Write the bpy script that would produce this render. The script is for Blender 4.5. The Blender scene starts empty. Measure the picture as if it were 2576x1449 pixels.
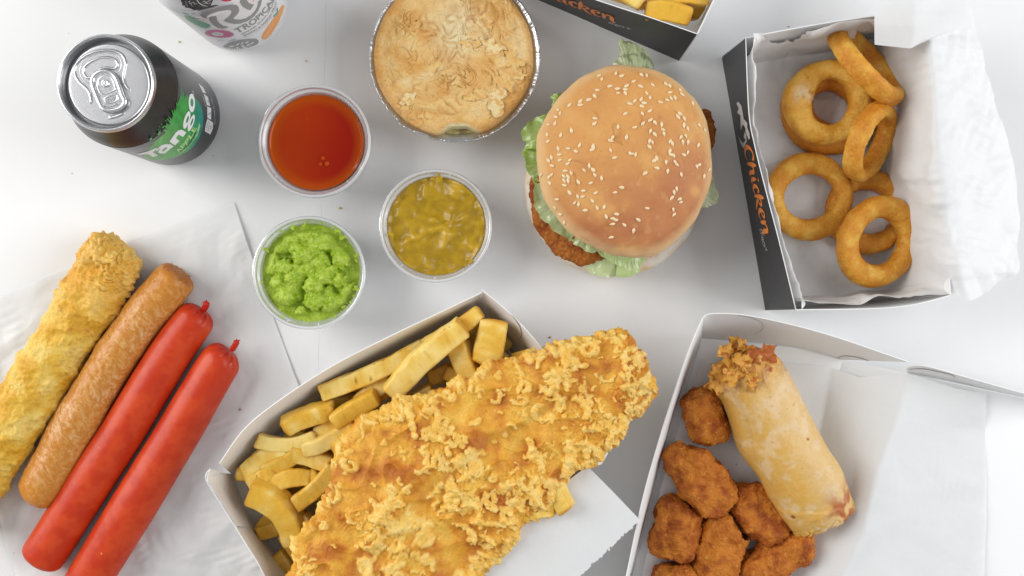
import bpy, bmesh, math, random
import numpy as np
from mathutils import Vector, Matrix
from mathutils.geometry import tessellate_polygon
random.seed(7)
SC = bpy.context.scene
COL = SC.collection
D = 668.0            # camera height above the table, mm
PX = 3.75            # photo px (2576 wide) per mm on the table

# ------------------------------------------------------------------ camera
cam = bpy.data.cameras.new('camera'); co = bpy.data.objects.new('camera', cam)
COL.objects.link(co); co.location = (0, 0, D/1000)
cam.sensor_width = 36; cam.lens = 36*D/(2576/PX)
cam.clip_start = 0.02; cam.clip_end = 20
SC.camera = co
# ------------------------------------------------------------------ light
W = bpy.data.worlds.new('World'); SC.world = W; W.use_nodes = True
W.node_tree.nodes['Background'].inputs[0].default_value = (0.95, 0.97, 1.0, 1)
W.node_tree.nodes['Background'].inputs[1].default_value = 0.37
def area(name, loc, tgt, sx, sy, power, colr=(1, 1, 1)):
    l = bpy.data.lights.new(name, 'AREA'); l.shape = 'RECTANGLE'; l.size = sx; l.size_y = sy
    l.energy = power; l.color = colr
    o = bpy.data.objects.new(name, l); COL.objects.link(o); o.location = loc
    o.rotation_euler = (Vector(tgt)-Vector(loc)).to_track_quat('-Z', 'Y').to_euler()
    return o
area('window_light_left', (-1.45, 0.45, 0.85), (-0.10, 0.0, 0), 1.0, 1.5, 24.5, (1, 0.985, 0.96))
area('window_light_right', (1.45, 0.05, 0.85), (0.12, 0.0, 0), 1.0, 1.5, 18.5, (0.97, 0.985, 1))
SC.view_settings.view_transform = 'Standard'
SC.view_settings.look = 'None'
SC.view_settings.exposure = 0.2
SC.view_settings.gamma = 1.0

# ------------------------------------------------------------------ numpy noise (all lengths in mm)
def _h(ix, iy, iz, s):
    n = (ix.astype(np.int64)*374761393 + iy.astype(np.int64)*668265263 + iz.astype(np.int64)*2147483647*3 + s*974634777) & 0xffffffff
    n = ((n ^ (n >> 13))*1274126177) & 0xffffffff
    n = ((n ^ (n >> 16))*2246822519) & 0xffffffff
    return (n ^ (n >> 15)) & 0xffffffff
_G = np.array([(1,1,0),(-1,1,0),(1,-1,0),(-1,-1,0),(1,0,1),(-1,0,1),(1,0,-1),(-1,0,-1),(0,1,1),(0,-1,1),(0,1,-1),(0,-1,-1)], float)
def noise(p, s=0):
    sh = p.shape[:-1]; p = p.reshape(-1, 3)
    i = np.floor(p).astype(np.int64); f = p-i
    w = f*f*f*(f*(f*6-15)+10)
    r = 0
    for dx in (0, 1):
        for dy in (0, 1):
            for dz in (0, 1):
                g = _G[_h(i[:, 0]+dx, i[:, 1]+dy, i[:, 2]+dz, s) % 12]
                d = g[:, 0]*(f[:, 0]-dx)+g[:, 1]*(f[:, 1]-dy)+g[:, 2]*(f[:, 2]-dz)
                r = r + d*(w[:, 0] if dx else 1-w[:, 0])*(w[:, 1] if dy else 1-w[:, 1])*(w[:, 2] if dz else 1-w[:, 2])
    return r.reshape(sh)
def fbm(p, o=4, s=0, g=0.5):
    a = 1.0; r = 0; t = 0
    for k in range(o):
        r = r+a*noise(p*(2.03**k)+k*17.3, s+k*5); t += a; a *= g
    return r/t*1.6
def worley(p, s=0):
    sh = p.shape[:-1]; p = p.reshape(-1, 3)
    i = np.floor(p).astype(np.int64); f = p-i
    a = np.full(len(p), 9.0); b = a.copy(); cid = np.zeros(len(p))
    for dx in (-1, 0, 1):
        for dy in (-1, 0, 1):
            for dz in (-1, 0, 1):
                h = _h(i[:, 0]+dx, i[:, 1]+dy, i[:, 2]+dz, s)
                d = (dx+(h & 1023)/1023.-f[:, 0])**2+(dy+((h >> 10) & 1023)/1023.-f[:, 1])**2+(dz+((h >> 20) & 1023)/1023.-f[:, 2])**2
                m = d < a
                b = np.where(m, a, np.minimum(b, d)); cid = np.where(m, (h >> 5) & 1023, cid); a = np.where(m, d, a)
    return np.sqrt(a).reshape(sh), np.sqrt(b).reshape(sh), (cid/1023.).reshape(sh)
def ss(a, b, x):
    t = np.clip((x-a)/(b-a), 0, 1); return t*t*(3-2*t)
def mix(a, b, t):
    t = np.asarray(t)[..., None]; return np.asarray(a)*(1-t)+np.asarray(b)*t
def warp(p, sc, amp, s=50):
    return p+amp*np.stack([noise(p/sc, s), noise(p/sc+31.7, s+1), noise(p/sc+77.1, s+2)], -1)

class Stamps:
    """height map built from round beads; sampled at mesh vertices"""
    def __init__(s, x0, x1, y0, y1, h=.3):
        s.x0, s.y0, s.h = x0, y0, h; s.nx, s.ny = int((x1-x0)/h)+2, int((y1-y0)/h)+2; s.H = np.zeros((s.nx, s.ny), np.float32)
    def add(s, x, y, r, z=0., k=1.):
        i0, i1 = max(0, int((x-r-s.x0)/s.h)), min(s.nx, int((x+r-s.x0)/s.h)+2); j0, j1 = max(0, int((y-r-s.y0)/s.h)), min(s.ny, int((y+r-s.y0)/s.h)+2)
        if i0 >= i1 or j0 >= j1: return
        X = (np.arange(i0, i1)*s.h+s.x0-x)[:, None]; Y = (np.arange(j0, j1)*s.h+s.y0-y)[None]
        d = r*r-X*X-Y*Y; v = np.where(d > 0, np.sqrt(np.maximum(d, 0))*k+z, 0)
        s.H[i0:i1, j0:j1] = np.maximum(s.H[i0:i1, j0:j1], v)
    def blur(s, n=1):
        for _ in range(n): s.H = (s.H+np.roll(s.H, 1, 0)+np.roll(s.H, -1, 0)+np.roll(s.H, 1, 1)+np.roll(s.H, -1, 1))/5
    def at(s, V):
        x = np.clip((V[..., 0]-s.x0)/s.h, 0, s.nx-1.01); y = np.clip((V[..., 1]-s.y0)/s.h, 0, s.ny-1.01); i, j = x.astype(int), y.astype(int); f, g = x-i, y-j
        return (s.H[i, j]*(1-f)+s.H[i+1, j]*f)*(1-g)+(s.H[i, j+1]*(1-f)+s.H[i+1, j+1]*f)*g
def curls(st, n, x0, x1, y0, y1, rmin, rmax, seed, dens, lift=.8, nmin=4, nmax=14):
    rg = random.Random(seed); P_ = np.array([(rg.uniform(x0, x1), rg.uniform(y0, y1), 0) for _ in range(n)]); dn = dens(P_)
    for (x, y, _), d in zip(P_, dn):
        if rg.random() > d: continue
        a = rg.uniform(0, 6.28); cv = rg.choice((-1, 1))*rg.uniform(.0, .55); r = rg.uniform(rmin, rmax); z = rg.uniform(0, lift)
        for k in range(rg.randint(nmin, nmax)):
            rk = r*rg.uniform(.62, 1.12); st.add(x, y, rk, z, 1.15)
            a += cv+rg.uniform(-.35, .35); cv *= 1.06; x += math.cos(a)*rk*.8; y += math.sin(a)*rk*.8
            if rg.random() < .18: st.add(x+rg.uniform(-2, 2), y+rg.uniform(-2, 2), rg.uniform(.5, 1.1), z*.6, 1.1)
# ------------------------------------------------------------------ pixel <-> place
def P(u, v, z=0.):
    k = (D-z)/D/PX
    return np.array(((u-1288)*k, (724.5-v)*k, z), float)
def PN(pts):
    return np.array([P(*p) for p in pts])
def ray(u, v):
    return np.array(((u-1288)/PX, (724.5-v)/PX, -D), float)      # from the camera (0,0,D)
def crop(ox, oy, sc):
    return lambda x, y: ((ox+x*sc)*0.62891, (oy+y*sc)*0.62891)
def catmull(C, t, closed=False):
    C = np.asarray(C, float); n = len(C)
    if closed:
        x = t*n; i = np.floor(x).astype(int); f = (x-i)[:, None]
        a, b, c, d = C[(i-1) % n], C[i % n], C[(i+1) % n], C[(i+2) % n]
    else:
        x = np.clip(t, 0, 1)*(n-1); i = np.minimum(np.floor(x).astype(int), n-2); f = (x-i)[:, None]
        a, b, c, d = C[np.maximum(i-1, 0)], C[i], C[i+1], C[np.minimum(i+2, n-1)]
    return 0.5*((2*b)+(-a+c)*f+(2*a-5*b+4*c-d)*f*f+(-a+3*b-3*c+d)*f**3)

# ------------------------------------------------------------------ objects
ORG = {}
def tag(o, label, cat, group=None, kind=None):
    if label: o['label'] = label
    if cat: o['category'] = cat
    if group: o['group'] = group
    if kind: o['kind'] = kind
    return o
def thing(name, label, cat, base, group=None):
    o = bpy.data.objects.new(name, None); COL.objects.link(o); o.empty_display_size = 0.01
    o.location = [c/1000 for c in base]; ORG[o.name] = np.array(base, float)
    return tag(o, label, cat, group)
def link(name, me, parent=None, base=(0, 0, 0)):
    o = bpy.data.objects.new(name, me); COL.objects.link(o)
    if parent is not None:
        o.parent = parent; ORG[o.name] = ORG[parent.name]
    else:
        o.location = [c/1000 for c in base]; ORG[o.name] = np.array(base, float)
    return o
def mk(name, V, F, mat, parent=None, base=None, col=None, smooth=True, midx=None):
    """V in mm, world space. F list of index arrays (n,k) or list of tuples."""
    V = np.asarray(V, float).reshape(-1, 3)
    if parent is not None: org = ORG[parent.name]
    else:
        if base is None:
            base = ((V[:, 0].min()+V[:, 0].max())/2, (V[:, 1].min()+V[:, 1].max())/2, V[:, 2].min())
        org = np.array(base, float)
    me = bpy.data.meshes.new(name)
    if not isinstance(F, list): F = [F]
    if F and isinstance(F[0], np.ndarray):
        lo = np.concatenate([f.reshape(-1) for f in F])
        tot = np.concatenate([np.full(len(f), f.shape[1]) for f in F])
    else:
        lo = np.array([i for f in F for i in f]); tot = np.array([len(f) for f in F])
    st = np.concatenate([[0], np.cumsum(tot)[:-1]])
    me.vertices.add(len(V)); me.vertices.foreach_set('co', ((V-org)/1000).astype(np.float32).ravel())
    me.loops.add(len(lo)); me.loops.foreach_set('vertex_index', lo.astype(np.int32))
    me.polygons.add(len(tot)); me.polygons.foreach_set('loop_start', st.astype(np.int32))
    me.polygons.foreach_set('use_smooth', np.full(len(tot), smooth))
    if midx is not None: me.polygons.foreach_set('material_index', np.asarray(midx, np.int32))
    for m in (mat if isinstance(mat, (list, tuple)) else [mat]): me.materials.append(m)
    if col is not None:
        a = me.color_attributes.new('Col', 'FLOAT_COLOR', 'POINT')
        c = np.ones((len(V), 4), np.float32); cc_ = np.asarray(col, float).reshape(-1, 3)
        if mat is not M['ink'] and mat is not M['leaf']:            # pigments a touch richer
            lm = cc_@np.array((.21, .72, .07)); cc_ = lm[:, None]+(cc_-lm[:, None])*1.04
        c[:, :3] = np.clip(cc_, .001, 1)
        a.data.foreach_set('color', c.ravel())
    me.update(calc_edges=True); me.validate()
    return link(name, me, parent, base if parent is None else (0, 0, 0))
def gridF(n, m, wu=False, wv=False, off=0, flip=False):
    i = np.arange(n if wu else n-1); j = np.arange(m if wv else m-1)
    I, J = np.meshgrid(i, j, indexing='ij'); I2 = (I+1) % n; J2 = (J+1) % m
    q = np.stack([I*m+J, I2*m+J, I2*m+J2, I*m+J2], -1).reshape(-1, 4)+off
    return q[:, ::-1] if flip else q
def gnorm(V, wu, wv):
    du = (np.roll(V, -1, 0)-np.roll(V, 1, 0)) if wu else np.gradient(V, axis=0)
    dv = (np.roll(V, -1, 1)-np.roll(V, 1, 1)) if wv else np.gradient(V, axis=1)
    n = np.cross(du, dv); return n/(np.linalg.norm(n, axis=-1, keepdims=True)+1e-9)

# ------------------------------------------------------------------ materials
def mat(name, colr=(0.8, 0.8, 0.8), rough=0.5, metal=0., attr=False, var=0.0, vs=200., bump=0., bs=900., bd=3, sss=0., sssr=(1, .5, .25), sscale=0.002, coat=0., trans=0., ior=1.45, spec=0.5, bump2=0., bs2=150., alpha=1., sheen=0.):
    m = bpy.data.materials.new(name); m.use_nodes = True; nt = m.node_tree; N = nt.nodes; L = nt.links
    b = N['Principled BSDF']; b.inputs['Roughness'].default_value = rough; b.inputs['Metallic'].default_value = metal
    b.inputs['IOR'].default_value = ior; b.inputs['Specular IOR Level'].default_value = spec
    b.inputs['Coat Weight'].default_value = coat; b.inputs['Coat Roughness'].default_value = 0.12
    b.inputs['Transmission Weight'].default_value = trans; b.inputs['Alpha'].default_value = alpha
    if sss:
        b.inputs['Subsurface Weight'].default_value = sss; b.inputs['Subsurface Radius'].default_value = sssr; b.inputs['Subsurface Scale'].default_value = sscale
    tc = N.new('ShaderNodeTexCoord')
    if attr:
        a = N.new('ShaderNodeVertexColor'); a.layer_name = 'Col'; src = a.outputs[0]
    else:
        a = N.new('ShaderNodeRGB'); a.outputs[0].default_value = (*colr, 1); src = a.outputs[0]
    if var:
        n = N.new('ShaderNodeTexNoise'); n.inputs['Scale'].default_value = vs; n.inputs['Detail'].default_value = 6; n.inputs['Roughness'].default_value = .65
        L.new(tc.outputs['Object'], n.inputs['Vector'])
        r = N.new('ShaderNodeMapRange'); r.inputs[1].default_value = .3; r.inputs[2].default_value = .7; r.inputs[3].default_value = 1-var; r.inputs[4].default_value = 1+var*.6
        L.new(n.outputs[0], r.inputs[0])
        mx = N.new('ShaderNodeVectorMath'); mx.operation = 'SCALE'
        L.new(src, mx.inputs[0]); L.new(r.outputs[0], mx.inputs['Scale']); src = mx.outputs[0]
        rr = N.new('ShaderNodeMapRange'); rr.inputs[3].default_value = max(0, rough-.1); rr.inputs[4].default_value = min(1, rough+.12)
        L.new(n.outputs[0], rr.inputs[0]); L.new(rr.outputs[0], b.inputs['Roughness'])
    L.new(src, b.inputs['Base Color'])
    prev = None
    for (am, sc) in ((bump, bs), (bump2, bs2)):
        if am:
            n = N.new('ShaderNodeTexNoise'); n.inputs['Scale'].default_value = sc; n.inputs['Detail'].default_value = bd; n.inputs['Roughness'].default_value = .6
            L.new(tc.outputs['Object'], n.inputs['Vector'])
            bp = N.new('ShaderNodeBump'); bp.inputs['Distance'].default_value = am/1000; bp.inputs['Strength'].default_value = 1
            L.new(n.outputs[0], bp.inputs['Height'])
            if prev: L.new(prev, bp.inputs['Normal'])
            prev = bp.outputs[0]
    if prev: L.new(prev, b.inputs['Normal'])
    return m
def thin(name, colr, trl=.3, rough=.6, bump=0., bs=300., transp=0., attr=False, gloss=.04):
    """thin sheet: diffuse + translucent (+ clear) + a little gloss"""
    m = bpy.data.materials.new(name); m.use_nodes = True; nt = m.node_tree; N = nt.nodes; L = nt.links
    N.remove(N['Principled BSDF']); out = N['Material Output']
    d = N.new('ShaderNodeBsdfDiffuse'); t = N.new('ShaderNodeBsdfTranslucent'); g = N.new('ShaderNodeBsdfGlossy'); x = N.new('ShaderNodeBsdfTransparent')
    g.inputs['Roughness'].default_value = rough
    tc = N.new('ShaderNodeTexCoord')
    for s in (d, t): s.inputs['Color'].default_value = (*colr, 1)
    if attr:
        a = N.new('ShaderNodeVertexColor'); a.layer_name = 'Col'
        for s in (d, t): L.new(a.outputs[0], s.inputs['Color'])
    if bump:
        n = N.new('ShaderNodeTexNoise'); n.inputs['Scale'].default_value = bs; n.inputs['Detail'].default_value = 5
        L.new(tc.outputs['Object'], n.inputs['Vector'])
        bp = N.new('ShaderNodeBump'); bp.inputs['Distance'].default_value = bump/1000; L.new(n.outputs[0], bp.inputs['Height'])
        for s in (d, t, g): L.new(bp.outputs[0], s.inputs['Normal'])
    m1 = N.new('ShaderNodeMixShader'); m1.inputs[0].default_value = trl; L.new(d.outputs[0], m1.inputs[1]); L.new(t.outputs[0], m1.inputs[2])
    m2 = N.new('ShaderNodeMixShader'); m2.inputs[0].default_value = transp; L.new(m1.outputs[0], m2.inputs[1]); L.new(x.outputs[0], m2.inputs[2])
    lw = N.new('ShaderNodeLayerWeight'); lw.inputs[0].default_value = .35
    mr = N.new('ShaderNodeMapRange'); mr.inputs[3].default_value = gloss; mr.inputs[4].default_value = min(1, gloss*6+.1)
    L.new(lw.outputs['Fresnel'], mr.inputs[0])
    m3 = N.new('ShaderNodeMixShader'); L.new(mr.outputs[0], m3.inputs[0]); L.new(m2.outputs[0], m3.inputs[1]); L.new(g.outputs[0], m3.inputs[2])
    L.new(m3.outputs[0], out.inputs[0])
    return m
M = dict(
    table=mat('table_white', (.80, .80, .80), .42, var=.015, vs=40, bump=.03, bs=1500),
    card=mat('white_card', (.84, .84, .835), .5, bump=.02, bs=1200),
    black=mat('black_card_print', (.022, .022, .024), .42, bump=.015, bs=1500),
    paper=thin('greaseproof_paper', (.85, .85, .845), .22, .5, .12, 260, 0.0, gloss=.02),
    paper2=thin('soft_paper', (.80, .80, .80), .15, .7, .08, 900, 0.0, gloss=.01),
    plastic=thin('clear_plastic', (.93, .94, .95), .35, .2, 0, 1, .48, gloss=.08),
    batter=mat('batter_crust', attr=True, rough=.42, var=.16, vs=700, bump=.35, bs=1300, bd=5, sss=.12, sssr=(1, .55, .2), sscale=.003, spec=.32),
    batter2=mat('batter_smooth', attr=True, rough=.34, var=.10, vs=500, bump=.25, bs=900, bd=4, sss=.12, sssr=(1, .55, .2), sscale=.003, spec=.32),
    chip=mat('fried_potato', attr=True, rough=.34, var=.07, vs=350, bump=.18, bs=900, bd=4, sss=.2, sssr=(1, .7, .25), sscale=.003, spec=.32),
    ring=mat('ring_batter', attr=True, rough=.4, var=.16, vs=700, bump=.4, bs=1500, bd=4, sss=.1, sssr=(1, .5, .2), sscale=.002, spec=.32),
    crumb=mat('breadcrumb', attr=True, rough=.62, var=.25, vs=1100, bump=.5, bs=1800, bd=4, spec=.3),
    saus=mat('sausage_skin', attr=True, rough=.28, var=.1, vs=500, bump=.12, bs=900, spec=.32),
    savel=mat('saveloy_skin', attr=True, rough=.34, var=.04, vs=300, bump=.05, bs=700, sss=.05, sssr=(1, .3, .1), sscale=.001, spec=.32),
    wrap=mat('spring_roll_wrapper', attr=True, rough=.4, var=.07, vs=450, bump=.12, bs=900, sss=.15, sssr=(1, .6, .3), sscale=.002, spec=.32),
    pastry=mat('pastry', attr=True, rough=.48, var=.1, vs=500, bump=.2, bs=1200, bd=4, sss=.08, sssr=(1, .6, .3), sscale=.002, spec=.32),
    bun=mat('bun_crust', attr=True, rough=.6, var=.05, vs=900, bump=.09, bs=1400, sss=.1, sssr=(1, .6, .35), sscale=.003, spec=.32),
    seed=mat('sesame', (.86, .68, .42), .4, var=.1, vs=300, sss=.1),
    leaf=thin('lettuce', (.5, .6, .2), .35, .3, .35, 350, 0, attr=True, gloss=.06),
    pea=mat('mushy_peas', attr=True, rough=.3, var=.12, vs=600, bump=.25, bs=900, sss=.12, sssr=(.8, 1, .2), sscale=.003, spec=.32),
    curry=mat('curry_sauce', attr=True, rough=.34, var=.06, vs=300, bump=.0, bs=500, coat=.15, sss=.05, sssr=(1, .6, .1), sscale=.002),
    sauce=mat('red_sauce', attr=True, rough=.06, spec=.22),
    alu=mat('aluminium', (.78, .78, .79), .2, 1., var=.02, vs=600, bump=.004, bs=1500),
    alub=mat('aluminium_brushed', (.64, .64, .65), .24, 1., bump=.01, bs=2500),
    foil=mat('foil', (.56, .56, .57), .32, 1., bump=.12, bs=350),
    canb=mat('black_can_paint', (.018, .018, .019), .36, 0., coat=.25),
    canw=mat('white_can_paint', (.74, .74, .755), .32, 0., coat=.2),
    ink=mat('printed_ink', attr=True, rough=.4),
    cut=mat('card_slot', (.12, .12, .12), .8),
)
# ------------------------------------------------------------------ shape generators
def loft(name, ctrl, nS, nT, mt, parent=None, ex=2., cap=(1., 1.), capp=(2., 2.), disp=None, colf=None, lateral=None, roll=0., side=None, base=None):
    """ctrl rows: (u,v,z_mm,halfwidth_left_px,halfwidth_right_px,half_up_mm,half_down_mm)"""
    C = np.array([list(P(r[0], r[1], r[2]))+[r[3]*(D-r[2])/D/PX, r[4]*(D-r[2])/D/PX, r[5], r[6]] for r in ctrl], float)
    x = np.linspace(0, 1, nS); t = .6*x+.4*(1-np.cos(np.pi*x))/2
    seg = np.linalg.norm(np.diff(C[:, :3], axis=0), axis=1); cu = np.concatenate([[0], np.cumsum(seg)])/seg.sum(); Ln = seg.sum()
    tt = np.interp(t, cu, np.linspace(0, 1, len(C)))
    R = catmull(C, tt)
    T = np.gradient(R[:, :3], axis=0); T /= np.linalg.norm(T, axis=1, keepdims=True)+1e-9
    T = np.array([T[max(0, i-2):i+3].mean(0) for i in range(nS)]); T /= np.linalg.norm(T, axis=1, keepdims=True)
    lat = np.cross(np.array([0, 0, 1.]), T); lat /= np.linalg.norm(lat, axis=1, keepdims=True)
    up = np.cross(T, lat)
    if roll:
        c, s_ = math.cos(roll), math.sin(roll); lat, up = lat*c+up*s_, up*c-lat*s_
    d0, d1 = t*Ln, (1-t)*Ln
    c0 = np.clip(d0/max(cap[0], .01), 0, 1); c1 = np.clip(d1/max(cap[1], .01), 0, 1)
    prof = ((1-(1-c0)**capp[0])**(1/capp[0]))*((1-(1-c1)**capp[1])**(1/capp[1])); prof = np.maximum(prof, .004)
    th = np.linspace(0, 2*np.pi, nT, endpoint=False); c, s = np.cos(th), np.sin(th)
    cx = np.sign(c)*np.abs(c)**(2/ex); sx = np.sign(s)*np.abs(s)**(2/ex)
    wl = np.where(cx[None, :] > 0, R[:, 3:4], R[:, 4:5]); hh = np.where(sx[None, :] > 0, R[:, 5:6], R[:, 6:7])
    V = R[:, None, :3]+(lat[:, None]*(cx[None, :]*wl)[..., None]+up[:, None]*(sx[None, :]*hh)[..., None])*prof[:, None, None]
    n = gnorm(V, False, True)
    ctr = R[:, None, :3]; n = n*np.sign((n*(V-ctr)).sum(-1, keepdims=True)+1e-6)
    n[0] = -T[0]; n[-1] = T[-1]
    S, TH = np.meshgrid(t, th, indexing='ij')
    info = dict(S=S, TH=TH, d0=S*Ln, d1=(1-S)*Ln, up=n[..., 2], L=Ln)
    h = 0
    if disp is not None:
        h = disp(V, n, info)
        if isinstance(h, tuple): V = V+n*h[0][..., None]+h[1]; h = h[0]
        else: V = V+n*h[..., None]
        V[0] = V[0].mean(0); V[-1] = V[-1].mean(0)
    info['h'] = h
    col = colf(V, n, info) if colf is not None else None
    F = gridF(nS, nT, False, True, flip=True)
    return mk(name, V, [F], mt, parent, base, col)
def pillow(name, outline, spine, z0, up, dn, nT, nR, mt, parent=None, p=2.2, disp=None, colf=None, nB=14, closed_smooth=True, base=None, zf=None):
    """outline,spine px at height z0 (mm)"""
    O = catmull(PN([(a, b, z0) for a, b in outline]), np.linspace(0, 1, nT, endpoint=False), True)
    Sp = PN([(a, b, z0) for a, b in spine])
    best = None
    for k in range(len(Sp)-1):
        a, b = Sp[k], Sp[k+1]; ab = b-a; tt = np.clip(((O-a)@ab)/(ab@ab), 0, 1)
        q = a+tt[:, None]*ab; d = np.linalg.norm(O-q, axis=1)
        best = (q, d) if best is None else (np.where((d < best[1])[:, None], q, best[0]), np.minimum(d, best[1]))
    Mi = best[0]
    # smooth the spine hits a little
    for _ in range(nT//40): Mi = (np.roll(Mi, 1, 0)+Mi+np.roll(Mi, -1, 0))/3
    r = np.linspace(0, 1, nR)**.85; prof = (1-r**p)**(1/p); r = np.concatenate([[-.05, -.02], r]); prof = np.concatenate([[1, 1], prof]); nR = nR+2
    rb = np.linspace(1, 0, nB)[1:]; pb = -(1-rb**p)**(1/p)
    rr = np.concatenate([r, rb]); pp = np.concatenate([prof*up, pb*dn])
    V = Mi[None]+(O-Mi)[None]*rr[:, None, None]; V = V.copy(); V[..., 2] += pp[:, None]
    if zf is not None: V[..., 2] += zf(V)
    out = (O-Mi)/(np.linalg.norm(O-Mi, axis=1, keepdims=True)+1e-6)
    e = np.clip(rr, 0, 1)**5
    n = out[None]*e[:, None, None]; n = n.copy(); n[..., 2] += (np.sign(pp)*(1-e))[:, None]
    n[nR-1, :, 2] = 0
    n /= np.linalg.norm(n, axis=-1, keepdims=True)+1e-6
    info = dict(R=np.broadcast_to(rr[:, None], V.shape[:2]), top=(np.arange(len(rr)) < nR)[:, None]*np.ones((1, nT)), out=np.broadcast_to(out[None], V.shape))
    h = disp(V, n, info) if disp is not None else np.zeros(V.shape[:2])
    if isinstance(h, tuple): V = V+n*h[0][..., None]+h[1]; h = h[0]
    else: V = V+n*h[..., None]
    info['h'] = h
    col = colf(V, n, info) if colf is not None else None
    return mk(name, V, [gridF(len(rr), nT, False, True)], mt, parent, base, col)
def lathe(name, c, prof, n, mt, parent=None, disp=None, sx=1., sy=1., rot=0., colf=None, base=None, close=False):
    """prof [(r,z)] mm; c world mm"""
    pr = np.array(prof, float); th = np.linspace(0, 2*np.pi, n, endpoint=False)
    R = pr[:, 0][:, None]*np.ones(n); Z = pr[:, 1][:, None]*np.ones(n)
    if disp is not None: R, Z = disp(R, Z, np.broadcast_to(th[None], R.shape))
    X, Y = R*np.cos(th)*sx, R*np.sin(th)*sy
    cr, sr = math.cos(rot), math.sin(rot)
    V = np.stack([c[0]+X*cr-Y*sr, c[1]+X*sr+Y*cr, c[2]+Z], -1)
    col = colf(V, R, th) if colf is not None else None
    F = [gridF(len(pr), n, close, True, flip=True)]
    return mk(name, V, F, mt, parent, base, col)
def spl(pts, n):                                        # smooth a profile
    return catmull(np.array([(a, b, 0) for a, b in pts]), np.linspace(0, 1, n))[:, :2]
def tube(name, path, r, mt, parent, n=10, flat=1., closed=False, col=None, m=None):
    path = np.asarray(path, float); m = m or len(path)*6
    Q = catmull(path, np.linspace(0, 1, m, endpoint=not closed), closed)
    T = (np.roll(Q, -1, 0)-np.roll(Q, 1, 0)) if closed else np.gradient(Q, axis=0)
    T /= np.linalg.norm(T, axis=1, keepdims=True)+1e-9
    la = np.cross([0, 0, 1.], T); la /= np.linalg.norm(la, axis=1, keepdims=True)+1e-9; up = np.cross(T, la)
    th = np.linspace(0, 2*np.pi, n, endpoint=False)
    rr = np.full(m, r, float)
    if not closed: e = np.minimum(np.arange(m), np.arange(m)[::-1])/3.; rr = rr*np.sqrt(np.clip(1-(1-np.clip(e, 0, 1))**2, .02, 1))
    V = Q[:, None]+(la[:, None]*np.cos(th)[None, :, None]+up[:, None]*np.sin(th)[None, :, None]*flat)*rr[:, None, None]
    return mk(name, V, [gridF(m, n, closed, True, flip=True)], mt, parent, None, None if col is None else np.broadcast_to(col, V.shape))
# print on surfaces: px polygons are laid on a real surface (cylinder or plane)
def on_cyl(cx, cy, r):
    def f(u, v):
        d = ray(u, v); o = np.array((0, 0, D))
        a = d[0]**2+d[1]**2; b = 2*(d[0]*(o[0]-cx)+d[1]*(o[1]-cy)); c = cx*cx+cy*cy-r*r
        disc = b*b-4*a*c
        if disc < 0: disc = 0
        t = (-b-math.sqrt(disc))/(2*a); return o+d*t
    return f
def on_plane(p, n, off=0.):
    n = np.asarray(n, float); n = n/np.linalg.norm(n); p = np.asarray(p, float)+n*off
    def f(u, v):
        d = ray(u, v); o = np.array((0, 0, D)); t = ((p-o)@n)/(d@n); return o+d*t
    return f
def decal(name, loops, surf, colr, parent, conv=None, sub=None, mt=None):
    """loops: list of polygons [outer, hole...] or list of such lists"""
    if not isinstance(loops[0][0], (list, tuple)) or not isinstance(loops[0][0][0], (list, tuple)): loops = [loops]
    bm = bmesh.new()
    for lp in loops:
        pl = [[Vector((*(conv(*q) if conv else q), 0)) for q in l] for l in lp]
        tri = tessellate_polygon(pl); vs = [bm.verts.new(q) for l in pl for q in l]
        for t in tri:
            try: bm.faces.new([vs[i] for i in t])
            except Exception: pass
    return _finish(bm, name, surf, colr, parent, sub, mt)
def _finish(bm, name, surf, colr, parent, sub=None, mt=None):
    if sub:
        for _ in range(5):
            e = [x for x in bm.edges if x.calc_length() > sub]
            if not e: break
            bmesh.ops.subdivide_edges(bm, edges=e, cuts=1, use_grid_fill=False); bmesh.ops.triangulate(bm, faces=bm.faces[:])
    bm.verts.index_update(); bm.verts.ensure_lookup_table()
    px = [(v.co.x, v.co.y) for v in bm.verts]
    V = np.array([surf(*q) for q in px]); F = [tuple(v.index for v in f.verts) for f in bm.faces]
    bm.free()
    # orient towards the camera
    F2 = []
    for f in F:
        a, b, c = V[f[0]], V[f[1]], V[f[2]]; n = np.cross(b-a, c-a)
        F2.append(f if n@(np.array((0, 0, D))-a) > 0 else f[::-1])
    col = np.array([colr(*q) for q in px]) if callable(colr) else np.tile(np.array(colr, float), (len(V), 1))
    return mk(name, V, F2, mt or M['ink'], parent, None, col, smooth=False)
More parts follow.
